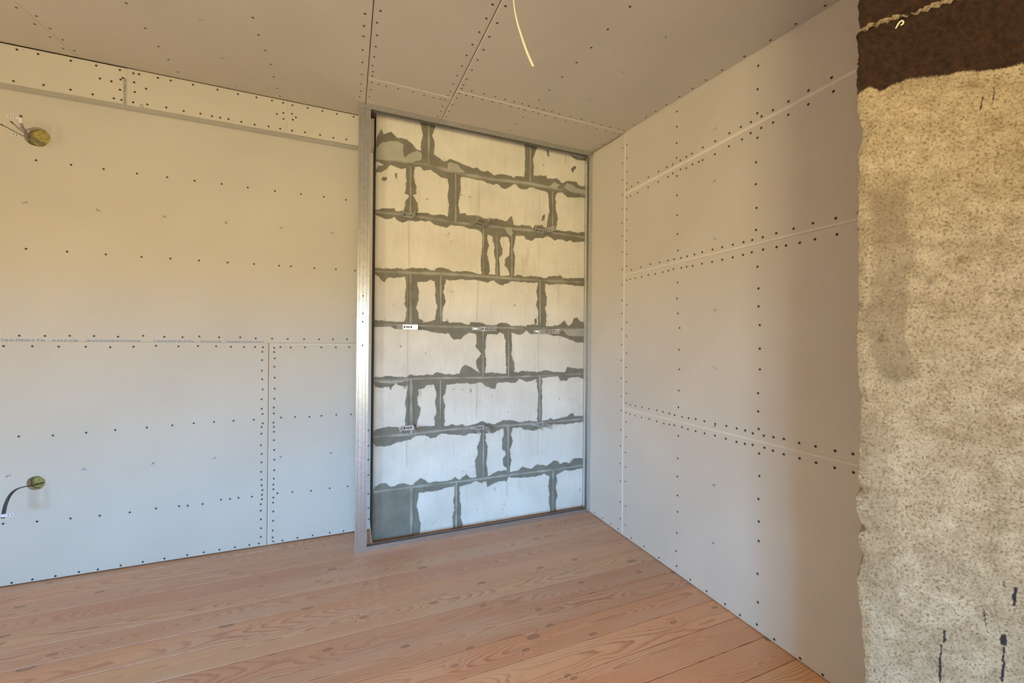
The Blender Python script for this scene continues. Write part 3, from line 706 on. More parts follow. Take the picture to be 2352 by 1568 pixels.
# ------------------------------------------------------------------ old plastered wall end beside the camera
def wall_front():
    E = Vector((PE[0], PE[1])); D = Vector(PD).normalized(); NN = Vector((D.y, -D.x))
    if NN.dot(-E) < 0: NN = -NN
    Lf, Ht = .50, 2.26
    nu, nv = 300, 860
    edge = EDGE_OFF
    def eoff(z):
        for (za, oa), (zb, ob) in zip(edge, edge[1:]):
            if za <= z <= zb: return oa + (ob - oa) * (z - za) / (zb - za)
        return edge[0][1] if z < edge[0][0] else edge[-1][1]
    polys = [(dec(s), kk) for kk, s in DAMP]
    def inside(poly, x, y):
        c = False
        n = len(poly); j = n - 1
        for i in range(n):
            xi, yi = poly[i]; xj, yj = poly[j]
            if (yi > y) != (yj > y) and x < (xj - xi) * (y - yi) / (yj - yi) + xi: c = not c
            j = i
        return c
    V, Fc, PT, DM, IK = [], [], [], [], []
    nz = noise.noise
    for iv in range(nv + 1):
        z = Ht * iv / nv
        eo = eoff(z) + .0025 * nz(Vector((z * 95, 2.2, 0))) + .0012 * nz(Vector((z * 260, 7.2, 0)))
        for iu in range(nu + 1):
            t = iu / nu
            u = eo + (Lf - eo) * (t ** 1.15)
            wz = Vector((u * 14, z * 14, .3))
            ww = nz(wz) * .012 + nz(wz * 3.1) * .006
            p3 = Vector((u, z, 0))
            h = .010 * nz(p3 * 5.5) + .0055 * nz(p3 * 17 + Vector((3, 1, 0))) + .0028 * nz(p3 * 46) + .0016 * nz(p3 * 110)
            # trowel scars
            s1 = nz(Vector((u * 30 + z * 8, z * 9 - u * 6, 4.4)))
            h -= .004 * max(0.0, 1 - abs(s1) * 26) * max(0.0, nz(p3 * 4 + Vector((8, 8, 1))) + .15)
            r = min(1.0, (u - eo) / .016)
            h -= .011 * (1 - r) ** 2
            gz = GROOVE[0] + GROOVE[1] * u
            dz = z - gz
            if -.02 < dz < .035:
                h -= .014 * math.exp(-(dz / .0035) ** 2)
            h += .004 * min(1.0, max(0.0, dz / .012))
            for hx, hz, hr in PITS:
                q = ((u - hx) ** 2 + (z - hz) ** 2) / hr ** 2
                if q < 6: h -= .010 * math.exp(-q)
            xy = E + D * u + NN * h
            V.append((xy.x, xy.y, z))
            pb = BANDL(u) + ww * .8
            PT.append(min(1.0, max(0.0, .5 + (z - pb) * 40)) if not (.0015 < dz < .006 + .005 * nz(p3 * 30)) else .36 + .30 * nz(p3 * 70))
            dm = 0.0
            for poly, kk in polys:
                q = 0
                for du, dv in ((0, 0), (.005, .002), (-.005, .003), (.001, -.006), (-.002, .007)):
                    q += inside(poly, u + ww * .9 + du, z + ww * .9 + dv)
                dm = max(dm, kk * q / 5)
            DM.append(dm)
            ik = 0.0
            for (ua, za), (ub, zb), wd in STROKES:
                tt = (z - za) / (zb - za)
                if 0 <= tt <= 1:
                    uu = ua + (ub - ua) * tt + .002 * nz(Vector((z * 60, 1, 1)))
                    if abs(u - uu) < wd * (.6 + .5 * nz(Vector((z * 25, ua * 9, 3))) + .25 * nz(Vector((z * 160, 2, ua)))): ik = 1.0
            IK.append(ik)
    W_ = nu + 1
    for iv in range(nv):
        for iu in range(nu):
            a = iv * W_ + iu
            Fc.append((a, a + 1, a + W_ + 1, a + W_))
    # return towards the boarded wall, far side and back
    rim_l = [iv * W_ for iv in range(nv + 1)]
    rim_r = [iv * W_ + nu for iv in range(nv + 1)]
    b = len(V)
    for iv in range(nv + 1):
        z = Ht * iv / nv
        V.append((XR - .004, .742, z)); PT.append(0.2 if z < 2.05 else .7); DM.append(.5); IK.append(0)
    for iv in range(nv): Fc.append((rim_l[iv], rim_l[iv + 1], b + iv + 1, b + iv))
    e2 = E + D * Lf
    b2 = len(V)
    for z in (0, Ht): V.append((max(e2.x + .25, 1.7), .742, z)); PT.append(0); DM.append(0); IK.append(0)
    Fc.append((b, b + nv, b2 + 1, b2))
    Fc.append((rim_r[0], b2, b2 + 1, rim_r[nv]))
    o = mesh('wall_front', V, Fc, [PLASTER], None, None, True)
    for nm, dat in (('paint', PT), ('damp', DM), ('ink', IK)):
        at = o.data.attributes.new(nm, 'FLOAT', 'POINT'); at.data.foreach_set('value', dat)
    return struct(o, 'rough old plastered wall end with a dark brown painted top')
wall_front()

# ------------------------------------------------------------------ plasterboards
def screw_mesh():
    V, Fc = [], []
    n = 10
    for r, h in ((.0049, .0001), (.0043, .0006)):
        for i in range(n): V.append((r * math.cos(2 * PI * i / n), r * math.sin(2 * PI * i / n), h))
    V.append((0, 0, .0002))
    for i in range(n):
        j = (i + 1) % n
        Fc.append((i, j, n + j, n + i)); Fc.append((n + i, n + j, 2 * n))
    me = bpy.data.meshes.new('screw'); me.from_pydata(V, [], Fc); me.materials.append(SCREW); me.update()
    return me
SCREW_ME = screw_mesh()


def board(plane, u0, u1, v0, v1, ch, screws, marks, label, group, hole=None, T=TB):
    """one sheet of plasterboard: ch = chamfer widths at (u0, u1, v0, v1); u along the plane's first axis"""
    O, U, Vv, Nn = plane
    cu, cv = (u0 + u1) / 2, (v0 + v1) / 2
    c = O + U * cu + Vv * cv
    verts, faces, mi = [], [], []
    def P(u, v, w_): verts.append(O + U * u + Vv * v + Nn * w_ - c); return len(verts) - 1
    a0, a1, b0, b1 = u0 + ch[0], u1 - ch[1], v0 + ch[2], v1 - ch[3]
    dmax = .0075
    inner = [P(a0, b0, 0), P(a1, b0, 0), P(a1, b1, 0), P(a0, b1, 0)]
    dd = max(ch) and dmax
    cor = []
    for (u, v, e1, e2) in ((u0, v0, ch[0], ch[2]), (u1, v0, ch[1], ch[2]), (u1, v1, ch[1], ch[3]), (u0, v1, ch[0], ch[3])):
        cor.append((u, v))
    # chamfer faces per edge with their own depth
    outer = []
    dep = [min(ch[2] * .8, dmax), min(ch[1] * .8, dmax), min(ch[3] * .8, dmax), min(ch[0] * .8, dmax)]
    for i in range(4):
        u, v = cor[i]
        outer.append(P(u, v, -max(dep[i], dep[i - 1], .0004)))
    if hole:
        hu, hv, hr, hd = hole
        s = hr * 1.5
        xs = [a0, hu - s, hu + s, a1]; ys = [b0, hv - s, hv + s, b1]
        g = [[P(x, y, 0) for x in xs] for y in ys]
        for j in range(3):
            for i in range(3):
                if i == 1 and j == 1: continue
                faces.append((g[j][i], g[j][i + 1], g[j + 1][i + 1], g[j + 1][i])); mi.append(0)
        n = 48
        ci, sq, bk = [], [], []
        for i in range(n):
            a = 2 * PI * i / n
            rr = hr * (1 + .02 * math.sin(5 * a + 1) + .015 * math.sin(11 * a))
            ci.append(P(hu + rr * math.cos(a), hv + rr * math.sin(a), 0))
            bk.append(P(hu + rr * math.cos(a), hv + rr * math.sin(a), -hd))
            k = s / max(abs(math.cos(a)), abs(math.sin(a)))
            sq.append(P(hu + k * math.cos(a), hv + k * math.sin(a), 0))
        for i in range(n):
            j = (i + 1) % n
            faces.append((ci[i], sq[i], sq[j], ci[j])); mi.append(0)
            faces.append((ci[j], bk[j], bk[i], ci[i])); mi.append(1)
    else:
        faces.append(tuple(inner)); mi.append(0)
    back = [P(u, v, -T) for u, v in cor]
    for i in range(4):
        j = (i + 1) % 4
        faces.append((outer[i], outer[j], inner[j], inner[i])); mi.append(1)
        faces.append((back[i], back[j], outer[j], outer[i])); mi.append(1)
    if not hole: faces.append(tuple(back[::-1])); mi.append(1)
    # stamped stud marks: small blue crosses of broken dashes
    for mu, mv in marks:
        rnd = random.Random(int(mu * 9000 + mv * 777))
        for k in range(13):
            a = rnd.choice((.7, 2.4)) + rnd.uniform(-.25, .25)
            L = rnd.uniform(.003, .008); q = rnd.uniform(-.011, .011)
            bu, bv = mu + q * math.cos(a), mv + q * math.sin(a) * .9
            du, dv = math.cos(a) * L / 2, math.sin(a) * L / 2
            tu, tv = -math.sin(a) * .0008, math.cos(a) * .0008
            faces.append((P(bu - du - tu, bv - dv - tv, .0003), P(bu + du - tu, bv + dv - tv, .0003), P(bu + du + tu, bv + dv + tv, .0003), P(bu - du + tu, bv - dv + tv, .0003))); mi.append(2)
    o = mesh('drywall_panel', verts, faces, [PAPER, GYPSUM, INK], None, mi)
    o.location = c
    tag(o, label, 'plasterboard', group)
    rot = Matrix((U, Vv, Nn)).transposed().to_4x4()
    for su, sv in screws:
        if not (u0 < su < u1 and v0 < sv < v1): continue
        s = bpy.data.objects.new('screw', SCREW_ME)
        COL.objects.link(s); s.parent = o
        s.matrix_local = Matrix.Translation(O + U * su + Vv * sv - c) @ rot
    return o


def rmap(pts): return [(-a, b) for a, b in pts]
def cmap(pts): return [(a, -b / math.cos(CT)) for a, b in pts]
ck = 1 / math.cos(CT)
SC = {k: dec(s) for k, s in SCREWS.items()}
MK = {k: dec(s) for k, s in MARKS.items()}
def mk(k): return MK.get(k, [])
GL = 'plasterboards of the recessed left wall'; GB = 'plasterboards of the boxed-out strip'; GC = 'plasterboards of the ceiling'; GR = 'plasterboards of the right wall'
ZJ = 1.1615
P_L1 = board(LEFTP, -2.5, .128, ZJ + .0006, 2.3515, (0, 0, .0012, 0), SC['l1'], mk('l1'), 'wide upper plasterboard of the left wall with a torn hole and tagged grey cables', GL, (-1.4055, 2.1478, .0465, .026))
P_L2 = board(LEFTP, -2.5, -.4303, .006, ZJ - .0006, (0, .0042, 0, .003), SC['l2'], mk('l2'), 'wide lower plasterboard of the left wall with a hole and a black cable', GL, (-1.3965, .4785, .0335, .026))
P_L3 = board(LEFTP, -.4258, .128, .006, ZJ - .001, (.0042, 0, 0, .0085), SC['l3'], mk('l3'), 'narrow plasterboard of the left wall between the vertical joint and the metal stud', GL)
zt = zc(YB) - .003
board(BULKP, -2.5, -1.0335, 2.336, zt - .002, (0, .001, 0, 0), SC['b1'], [], 'first board of the boxed-out strip under the ceiling, farthest from the stud', GB)
P_B1 = bpy.data.objects[[o.name for o in COL.objects if o.name.startswith('drywall_panel')][-1]]
board(BULKP, -1.0325, -.3338, 2.336, zt, (.001, .0015, 0, 0), SC['b2'], mk('b2'), 'middle board of the boxed-out strip under the ceiling, between two joints', GB)
board(BULKP, -.3328, .128, 2.336, zt, (.0015, 0, 0, 0), SC['b3'], [], 'short last board of the boxed-out strip, ending at the metal stud', GB)
XJ0, XJ1, XJ2 = -1.2165, .0735, .5005
def cb(u0, u1, y0, y1, ch, key, label):
    # v runs towards the camera (-y)
    return board(CEILP, u0, u1, -y1 * ck, -y0 * ck, ch, cmap(SC[key]), cmap(mk(key)), label, GC)
cb(-2.5, XJ0 - .001, -1.4, YB - .0015, (0, .001, 0, 0), 'c1', 'ceiling plasterboard beyond the slanting joint, in the far left corner of the ceiling')
cb(XJ0 + .001, XJ1 - .003, -1.4, YB - .0015, (.001, .0005, 0, 0), 'c2', 'large ceiling plasterboard above the boxed-out strip, left of the metal frame')
cb(XJ1 + .0005, XJ2 - .002, -1.4, 2.116, (0, .003, .005, 0), 'c3', 'narrow ceiling plasterboard between two long joints, nearest to the camera')
cb(XJ1 + .0005, XJ2 - .002, 2.1172, 2.470, (0, .003, 0, .002), 'c4', 'small ceiling piece over the metal stud end of the frame')
cb(XJ2 + .002, XR - .0003, -1.4, 2.036, (.002, 0, .007, 0), 'c5', 'large ceiling plasterboard above the boarded right wall with the hanging cable')
cb(XJ2 + .002, XR - .0003, 2.0372, 2.470, (.002, 0, 0, .002), 'c6', 'long ceiling strip along the top track of the metal frame')
def rb(y0, y1, z0, z1, ch, key, label, part=None):
    # u runs towards the camera (-y): ch = (far edge, near edge, bottom, top)
    return board(RIGHTP, -y1, -y0, z0, z1, ch, rmap(SC[key]), rmap(mk(key)), label, GR)
ZL1, ZL2, ZL3 = 2.0877, 1.5897, .7842
YJ = 2.031
rb(YJ + .002, 2.4850, .004, zc(YJ) - .0006, (0, .003, 0, 0), 'r0', 'tall narrow strip of plasterboard between the vertical joint and the metal frame')
def rtop():
    """the top sheet follows the slope of the ceiling"""
    o = rb(.755, YJ - .002, ZL1 + .0008, zc(.755) - .0006, (.001, 0, .010, 0), 'r1', 'top plasterboard of the right wall, just under the ceiling')
    dz = zc(YJ) - zc(.755)
    top = zc(.755) - .0006 - o.location.z
    far = YJ - .002 - o.location.y
    for v in o.data.vertices:
        if v.co.z > top - .012 and v.co.y > far - .012: v.co.z += dz
    O, U, Vv, Nn = RIGHTP
    rot = Matrix((U, Vv, Nn)).transposed().to_4x4()
    for a, b in SC['r1']:
        if b >= zc(.755) - .002:
            s = bpy.data.objects.new('screw', SCREW_ME); COL.objects.link(s); s.parent = o
            s.matrix_local = Matrix.Translation(Vector((XR, a, b)) - o.location) @ rot
    return o
rtop()
rb(.755, YJ - .002, ZL2 + .0012, ZL1 - .0008, (.001, 0, .008, .002), 'r2', 'second plasterboard from the top of the right wall, above the joint with a dark split')
rb(.755, YJ - .002, ZL3 + .0008, ZL2 - .0012, (.001, 0, .0015, .002), 'r3', 'third plasterboard from the top of the right wall, at eye height')
rb(.755, YJ - .002, .004, ZL3 - .0008, (.001, 0, 0, .008), 'r4', 'bottom plasterboard of the right wall, standing on the plank floor')


# ------------------------------------------------------------------ printed and written text
def text_mesh(txt, bold=0.0):
    cu = bpy.data.curves.new('t', 'FONT'); cu.body = txt; cu.size = 1.0; cu.offset = bold
    o = bpy.data.objects.new('t', cu); COL.objects.link(o)
    bpy.context.view_layer.update()
    dg = bpy.context.evaluated_depsgraph_get()
    me = bpy.data.meshes.new_from_object(o.evaluated_get(dg))
    bpy.data.objects.remove(o, do_unlink=True)
    return me


def text(txt, origin, ux, uy, length, height, m, parent, name='printed_text', cut=None):
    """flat lettering on a surface: ux/uy unit vectors, scaled to length x height; cut keeps only the upper share of the letters"""
    me = text_mesh(txt, .022)
    xs = [v.co.x for v in me.vertices]; ys = [v.co.y for v in me.vertices]
    x0, x1, y0, y1 = min(xs), max(xs), min(ys), max(ys)
    if cut:
        bm = bmesh.new(); bm.from_mesh(me)
        yc = y0 + (y1 - y0) * cut
        bmesh.ops.bisect_plane(bm, geom=bm.verts[:] + bm.edges[:] + bm.faces[:], plane_co=(0, yc, 0), plane_no=(0, -1, 0), clear_outer=True)
        bm.to_mesh(me); bm.free(); y0 = yc
    origin, ux, uy = Vector(origin), Vector(ux), Vector(uy)
    base = parent.matrix_world.translation if parent.parent is None else Vector((0, 0, 0))
    for v in me.vertices:
        p = origin + ux * ((v.co.x - x0) / (x1 - x0) * length) + uy * ((v.co.y - y0) / (y1 - y0) * height)
        v.co = p - base
    me.materials.clear(); me.materials.append(m)
    for p in me.polygons: p.material_index = 0
    return link(name, me, parent)


bpy.context.view_layer.update()
tz = ZJ + .0018
for txt, xa, xb in (('ПАКЛЕВАТЬ', -1.531, -1.368), ('КНАУФ', -1.343, -1.247), ('ФУГЕНФЮЛЛЕР', -1.219, -1.005), ('ГРУНТОВАТЬ', -.950, -.776), ('КНАУФ', -.750, -.654), ('ТИФЕНГРУНД', -.634, -.452)):
    text(txt, (xa, YL - .0004, tz), (1, 0, 0), (0, 0, 1), xb - xa, .0085, INK, P_L1, cut=.35)
text('КНАУФ ФУГЕНФЮЛЛЕР', (-1.0342, YB - .0004, 2.338), (0, 0, 1), (-1, 0, 0), .128, .0125, GREYINK, P_B1)

# ------------------------------------------------------------------ galvanised frame in front of the block wall
fr = empty('metal_frame', ((.036 + XR) / 2, YF, 0))
tag(fr, 'galvanised steel frame standing in front of the block wall', 'metal frame')
def fpart(name, bl):
    o = boxes(name, bl, METAL, fr); o.matrix_parent_inverse = Matrix.Translation(-fr.location); return o
t_ = .0009; D_ = .029
fpart('floor_track', [((.0345, YF, .0005), (XR - .001, YF + t_, .0275)), ((.0345, YF + t_, .0005), (XR - .001, YF + D_ - t_, .0005 + t_)), ((.0345, YF + D_ - t_, .0005), (XR - .001, YF + D_, .0275))])
zt1 = zc(YF) - .0012
fpart('ceiling_track', [((.0345, YF, zt1 - .0275), (XR - .001, YF + t_, zt1)), ((.0345, YF + t_, zt1 - t_), (XR - .001, YF + D_ - t_, zt1)), ((.0345, YF + D_ - t_, zt1 - .0275), (XR - .001, YF + D_, zt1))])
fpart('wall_track', [((XR - .028, YF + .001, .0280), (XR - .001, YF + .001 + t_, zt1 - .028)), ((XR - .001 - t_, YF + .001 + t_, .0280), (XR - .001, YF + D_ - t_ - .001, zt1 - .028)), ((XR - .028, YF + D_ - t_ - .001, .0280), (XR - .001, YF + D_ - .001, zt1 - .028))])
def stud(z0, z1, dx=0.0):
    sx, yf = .0365 + dx, YF + .0014
    prof = [(.006, .0255), (0, .0255), (0, .0005), (.0005, 0), (.009, 0), (.011, .0016), (.014, .0016), (.016, 0), (.0275, 0), (.0295, .0022), (.0335, .0022), (.0355, 0), (.047, 0), (.049, .0016), (.052, .0016), (.054, 0), (.0625, 0), (.063, .0005), (.063, .0255), (.057, .0255)]
    inn = []
    for i, (a, b) in enumerate(prof):
        pa = prof[max(0, i - 1)]; pb = prof[min(len(prof) - 1, i + 1)]
        tx, ty = pb[0] - pa[0], pb[1] - pa[1]; L = math.hypot(tx, ty)
        inn.append((a - ty / L * .0008, b + tx / L * .0008))
    ring = prof + inn[::-1]
    V, Fc = [], []
    for z in (z0, z1):
        for a, b in ring: V.append((sx + a, yf + b, z))
    n = len(ring)
    for i in range(n):
        j = (i + 1) % n
        Fc.append((i, j, n + j, n + i))
    m2 = len(prof)
    for i in range(m2 - 1):
        Fc.append((i, n - 1 - i, n - 2 - i, i + 1)); Fc.append((n + i, n + i + 1, 2 * n - 2 - i, 2 * n - 1 - i))
    o = mesh('stud', V, Fc, [METAL], fr); o.matrix_parent_inverse = Matrix.Translation(-fr.location)
    return o
s1 = stud(.0015, 1.307); s2 = stud(1.3085, zt1 - .0015, .0008)
for z, par in ((1.152, s1), (1.284, s1), (1.330, s2), (1.428, s2)):
    s = bpy.data.objects.new('screw', SCREW_ME); COL.objects.link(s); s.parent = par
    s.matrix_parent_inverse = Matrix.Identity(4)
    s.matrix_local = Matrix.Translation((.0365 + .0315, YF + .0030, z)) @ Matrix.Rotation(PI / 2, 4, 'X')

ch_ = empty('channel_profile', (-1.2, YB, 2.335))
tag(ch_, 'long galvanised channel closing the underside of the boxed-out strip', 'metal profile')
def prof_sheet(name, pts, x0, x1, parent, th=.0008):
    V, Fc = [], []
    for x in (x0, x1):
        for y, z in pts: V.append((x, y, z))
        for y, z in pts: V.append((x, y, z + th))
    n = len(pts)
    for i in range(n - 1):
        Fc += [(i, i + 1, 2 * n + i + 1, 2 * n + i), (n + i, 3 * n + i, 3 * n + i + 1, n + i + 1)]
        Fc += [(i, n + i, n + i + 1, i + 1), (2 * n + i, 2 * n + i + 1, 3 * n + i + 1, 3 * n + i)]
    Fc += [(0, 2 * n, 3 * n, n), (n - 1, 2 * n - 1, 4 * n - 1, 3 * n - 1)]
    o = mesh(name, V, Fc, [METAL], parent); o.matrix_parent_inverse = Matrix.Translation(-parent.location)
    return o
prof_sheet('web', [(YB + .0002, 2.3345), (YB + .014, 2.3340), (YB + .06, 2.3445), (YL - .0008, 2.3505)], -2.5, -.371, ch_)
prof_sheet('web', [(YB + .0002, 2.3350), (YB + .010, 2.3335), (YB + .060, 2.3420), (YL - .0008, 2.3510)], -.3695, .127, ch_)
prof_sheet('flange', [(YB - .0014, 2.3318), (YB - .0006, 2.3345)], -.31, .127, ch_)

# ------------------------------------------------------------------ hangers on the blocks
def hanger(x, z, label, tilt, sl, sr, first=[None]):
    r = empty('hanger_bracket', (x, YK - .0150, z))
    tag(r, label, 'bracket', 'steel hanger brackets on the block wall')
    r.rotation_euler = (0, tilt, 0)
    hw, hh, t = .0300, .0145, .0010
    # plate with slot and two holes (strips around the openings), ear on the left with an eyelet
    bl = []
    def strip(a, b, c, d): bl.append(((a, -t, c), (b, 0, d)))
    strip(-hw, hw, .007, hh); strip(-hw, hw, -hh, -.007)
    strip(-hw, -.024, -.007, .007); strip(-.016, -.012, -.007, .007); strip(.012, .016, -.007, .007); strip(.024, hw, -.007, .007)
    strip(-.012, .012, .0045, .007); strip(-.012, .012, -.007, -.0045)
    boxes('plate', bl, METAL, r)
    boxes('washer_screw', [((-.0215, -.0035, -.0030), (-.0185, .012, .0030)), ((.0185, -.0035, -.0030), (.0215, .012, .0030))], SCREW, r)
    V, Fc = [], []
    n = 16
    for yy in (-t, 0):
        for rr in (.0085, .0040):
            for i in range(n): V.append((-hw - .014 + rr * math.cos(2 * PI * i / n), yy, rr * math.sin(2 * PI * i / n)))
    for i in range(n):
        j = (i + 1) % n
        Fc += [(i, n + i, n + j, j), (2 * n + i, 2 * n + j, 3 * n + j, 3 * n + i), (i, j, 2 * n + j, 2 * n + i), (n + i, 3 * n + i, 3 * n + j, n + j)]
    box_vf((-hw - .0065, -t, -.006), (-hw, 0, .006), V, Fc)
    mesh('ear', V, Fc, [METAL], r)
    for sgn, (splay, ln) in ((-1, sl), (1, sr)):
        # a wing folded out from the wall, two rows of punched slots
        bl = []
        rows = 6
        step = ln / rows
        bl.append(((0, -ln, .0085), (t, -.0, hh))); bl.append(((0, -ln, -.0020), (t, -.0, .0020))); bl.append(((0, -ln, -hh), (t, -.0, -.0085)))
        for k in range(rows + 1):
            y1 = -k * step; y0 = max(-ln, y1 - .006)
            if y0 < y1:
                bl.append(((0, y0, .0020), (t, y1, .0085))); bl.append(((0, y0, -.0085), (t, y1, -.0020)))
        o = boxes('wing', bl, METAL, r)
        o.location = (sgn * hw - (t if sgn > 0 else 0), -t, 0)
        o.rotation_euler = (0, 0, sgn * splay)
    return r
HL = ['top left of the nine hanger brackets on the block wall', 'middle bracket of the top row, its wings pointing up', 'top right bracket of the block wall beside a vertical joint',
      'left bracket of the middle row, bright and seen flat on', 'bracket in the centre of the nine on the block wall', 'right bracket of the middle row, its wing bent sideways',
      'left bracket of the bottom row under a wide mortar joint', 'middle bracket of the bottom row with wings pointing down', 'bottom right bracket of the nine on the block wall']
HS = [(.02, .055, .10, .060), (.05, .125, .05, .125), (.35, .07, .30, .12), (1.1, .04, 1.15, .03), (-.1, .10, .35, .125), (-.2, .10, .45, .125), (.35, .07, .1, .05), (.02, .125, .05, .125), (.0, .125, .05, .125)]
for (hx, hz), lb, q, tl in zip(dec(HANGERS), HL, HS, (.02, .10, .05, .0, .0, .0, -.03, -.04, -.03)):
    hanger(hx, hz, lb, tl, (q[0], q[1]), (q[2], q[3]))


# ------------------------------------------------------------------ cables
def sweep_vf(pts, wd, th, nrm, V, Fc, n=12, two=False):
    """flat cable along pts; nrm = directions of the narrow side; two = a figure-of-eight section"""
    P = [Vector(p) for p in pts]
    dense, nn = [], []
    m = len(P)
    for i in range(m - 1):
        p0, p1, p2, p3 = P[max(i - 1, 0)], P[i], P[i + 1], P[min(i + 2, m - 1)]
        for k in range(8):
            t = k / 8
            dense.append(.5 * ((2 * p1) + (p2 - p0) * t + (2 * p0 - 5 * p1 + 4 * p2 - p3) * t * t + (3 * p1 - p0 - 3 * p2 + p3) * t ** 3))
            nn.append(Vector(nrm[i]).lerp(Vector(nrm[i + 1]), t))
    dense.append(P[-1]); nn.append(Vector(nrm[-1]))
    b = len(V)
    for i, p in enumerate(dense):
        t = (dense[min(i + 1, len(dense) - 1)] - dense[max(i - 1, 0)]).normalized()
        nv = (nn[i] - t * nn[i].dot(t)).normalized()
        sv = t.cross(nv)
        for k in range(n):
            a = 2 * PI * k / n
            ca, sa = math.cos(a), math.sin(a)
            hgt = th / 2 * (abs(sa) ** .6) * (1 if sa >= 0 else -1)
            if two: hgt *= .62 + .38 * min(1.0, abs(ca) * 2.0)
            V.append(p + sv * (wd / 2 * ca) + nv * hgt)
    L = len(dense)
    for i in range(L - 1):
        for k in range(n):
            j = (k + 1) % n
            Fc.append((b + i * n + k, b + i * n + j, b + (i + 1) * n + j, b + (i + 1) * n + k))
    Fc.append(tuple(b + k for k in range(n))[::-1]); Fc.append(tuple(b + (L - 1) * n + k for k in range(n)))


def sweep(name, pts, wd, th, nrm, m, parent, two=False):
    V, Fc = [], []
    sweep_vf(pts, wd, th, nrm, V, Fc, two=two)
    o = mesh(name, V, Fc, [m], parent, None, True)
    if parent: o.matrix_parent_inverse = Matrix.Translation(-parent.location)
    return o


def flag(parent, a, ux, uy, L, Hh, txt, nrm, th=.0012, flip=False):
    """paper tag folded round the cable, standing off as a small flag; a = lower corner at the cable"""
    a, ux, uy, nn = Vector(a), Vector(ux).normalized(), Vector(uy).normalized(), Vector(nrm).normalized()
    V, Fc = [], []
    nx = 8
    for s in (0, 1):
        for i in range(nx + 1):
            for j in (0, 1):
                t = i / nx
                V.append(a + ux * (L * t) + uy * (Hh * j) + nn * (th * s + .003 * math.sin(t * 2.2)))
    n = 2 * (nx + 1)
    for i in range(nx):
        k = 2 * i
        Fc += [(k, k + 1, k + 3, k + 2), (n + k, n + k + 2, n + k + 3, n + k + 1), (k, k + 2, n + k + 2, n + k), (k + 1, n + k + 1, n + k + 3, k + 3)]
    Fc += [(0, n, n + 1, 1), (n - 2, n - 1, 2 * n - 1, 2 * n - 2)]
    o = mesh('tag', V, Fc, [TAPE], parent); o.matrix_parent_inverse = Matrix.Translation(-parent.location)
    o['label'] = 'white paper tag marked ' + txt
    me = text_mesh(txt)
    xs = [v.co.x for v in me.vertices]; ys = [v.co.y for v in me.vertices]
    w0, h0 = max(xs) - min(xs), max(ys) - min(ys)
    for v in me.vertices:
        fx = (v.co.x - min(xs)) / w0; fy = (v.co.y - min(ys)) / h0
        t = .28 + .6 * (1 - fx if flip else fx)
        v.co = a + ux * (L * t) + uy * (Hh * (.2 + .6 * fy)) + nn * (th + .0006 + .003 * math.sin(t * 2.2))
    me.materials.clear(); me.materials.append(PEN)
    for p in me.polygons: p.material_index = 0
    tx = link('written_number', me, o); tx.matrix_parent_inverse = Matrix.Identity(4)
    return o


up = Vector((0, 0, 1))
# lower cable
c = empty('cable', (-1.39, YL, .47))
tag(c, 'black flat cable drooping from the lower hole, with a white tag at its end', 'cable')
pts = [(-1.388, YL + .020, .471), (-1.3935, 2.640, .4735), (-1.4017, 2.600, .4819), (-1.4105, 2.560, .4830), (-1.4172, 2.535, .4650), (-1.4216, 2.520, .4313), (-1.4254, 2.515, .391), (-1.4269, 2.513, .3727)]
sd_ = Vector((.35, -.9, .1))
sweep('sheath', pts, .0145, .0050, [(-.2, .3, 1), (-.2, .2, 1), (-.2, 0, 1), (-.3, -.4, .8), (-.3, -.9, .3), (-.2, -1, 0), (-.1, -1, 0), (-.1, -1, 0)], BLACKPVC, c)
sweep('tape_wrap', [(-1.4258, 2.5147, .3905), (-1.4262, 2.5142, .384), (-1.4264, 2.5138, .378)], .0165, .0072, [(-.1, -1, 0)] * 3, TAPE, c)
flag(c, (-1.4185, 2.5105, .3795), (1, -.05, .05), (0, 0, 1), .030, .0125, '21', (0, -1, 0))
# upper cables: four grey leads leave the hole in a bundle
CU = [
    ([(-1.376, YL + .02, 2.119), (-1.3792, 2.645, 2.1195), (-1.3796, 2.610, 2.1174), (-1.3812, 2.560, 2.1180), (-1.3850, 2.535, 2.1280), (-1.3895, 2.528, 2.1500), (-1.3887, 2.525, 2.1770)], 'grey cable turned upward above the bundle, with a white tag marked 371'),
    ([(-1.382, YL + .02, 2.113), (-1.3830, 2.640, 2.1130), (-1.3836, 2.600, 2.1115), (-1.3850, 2.550, 2.1120), (-1.3860, 2.510, 2.1170), (-1.3900, 2.480, 2.1270)], 'grey cable in the middle of the bundle, with a tag marked 5 near the hole'),
    ([(-1.388, YL + .02, 2.107), (-1.3880, 2.640, 2.1080), (-1.3890, 2.600, 2.1040), (-1.3905, 2.550, 2.1010), (-1.3950, 2.500, 2.0990), (-1.4044, 2.450, 2.0995)], 'thin grey cable reaching farthest out of the upper hole, lowest of the bundle')]
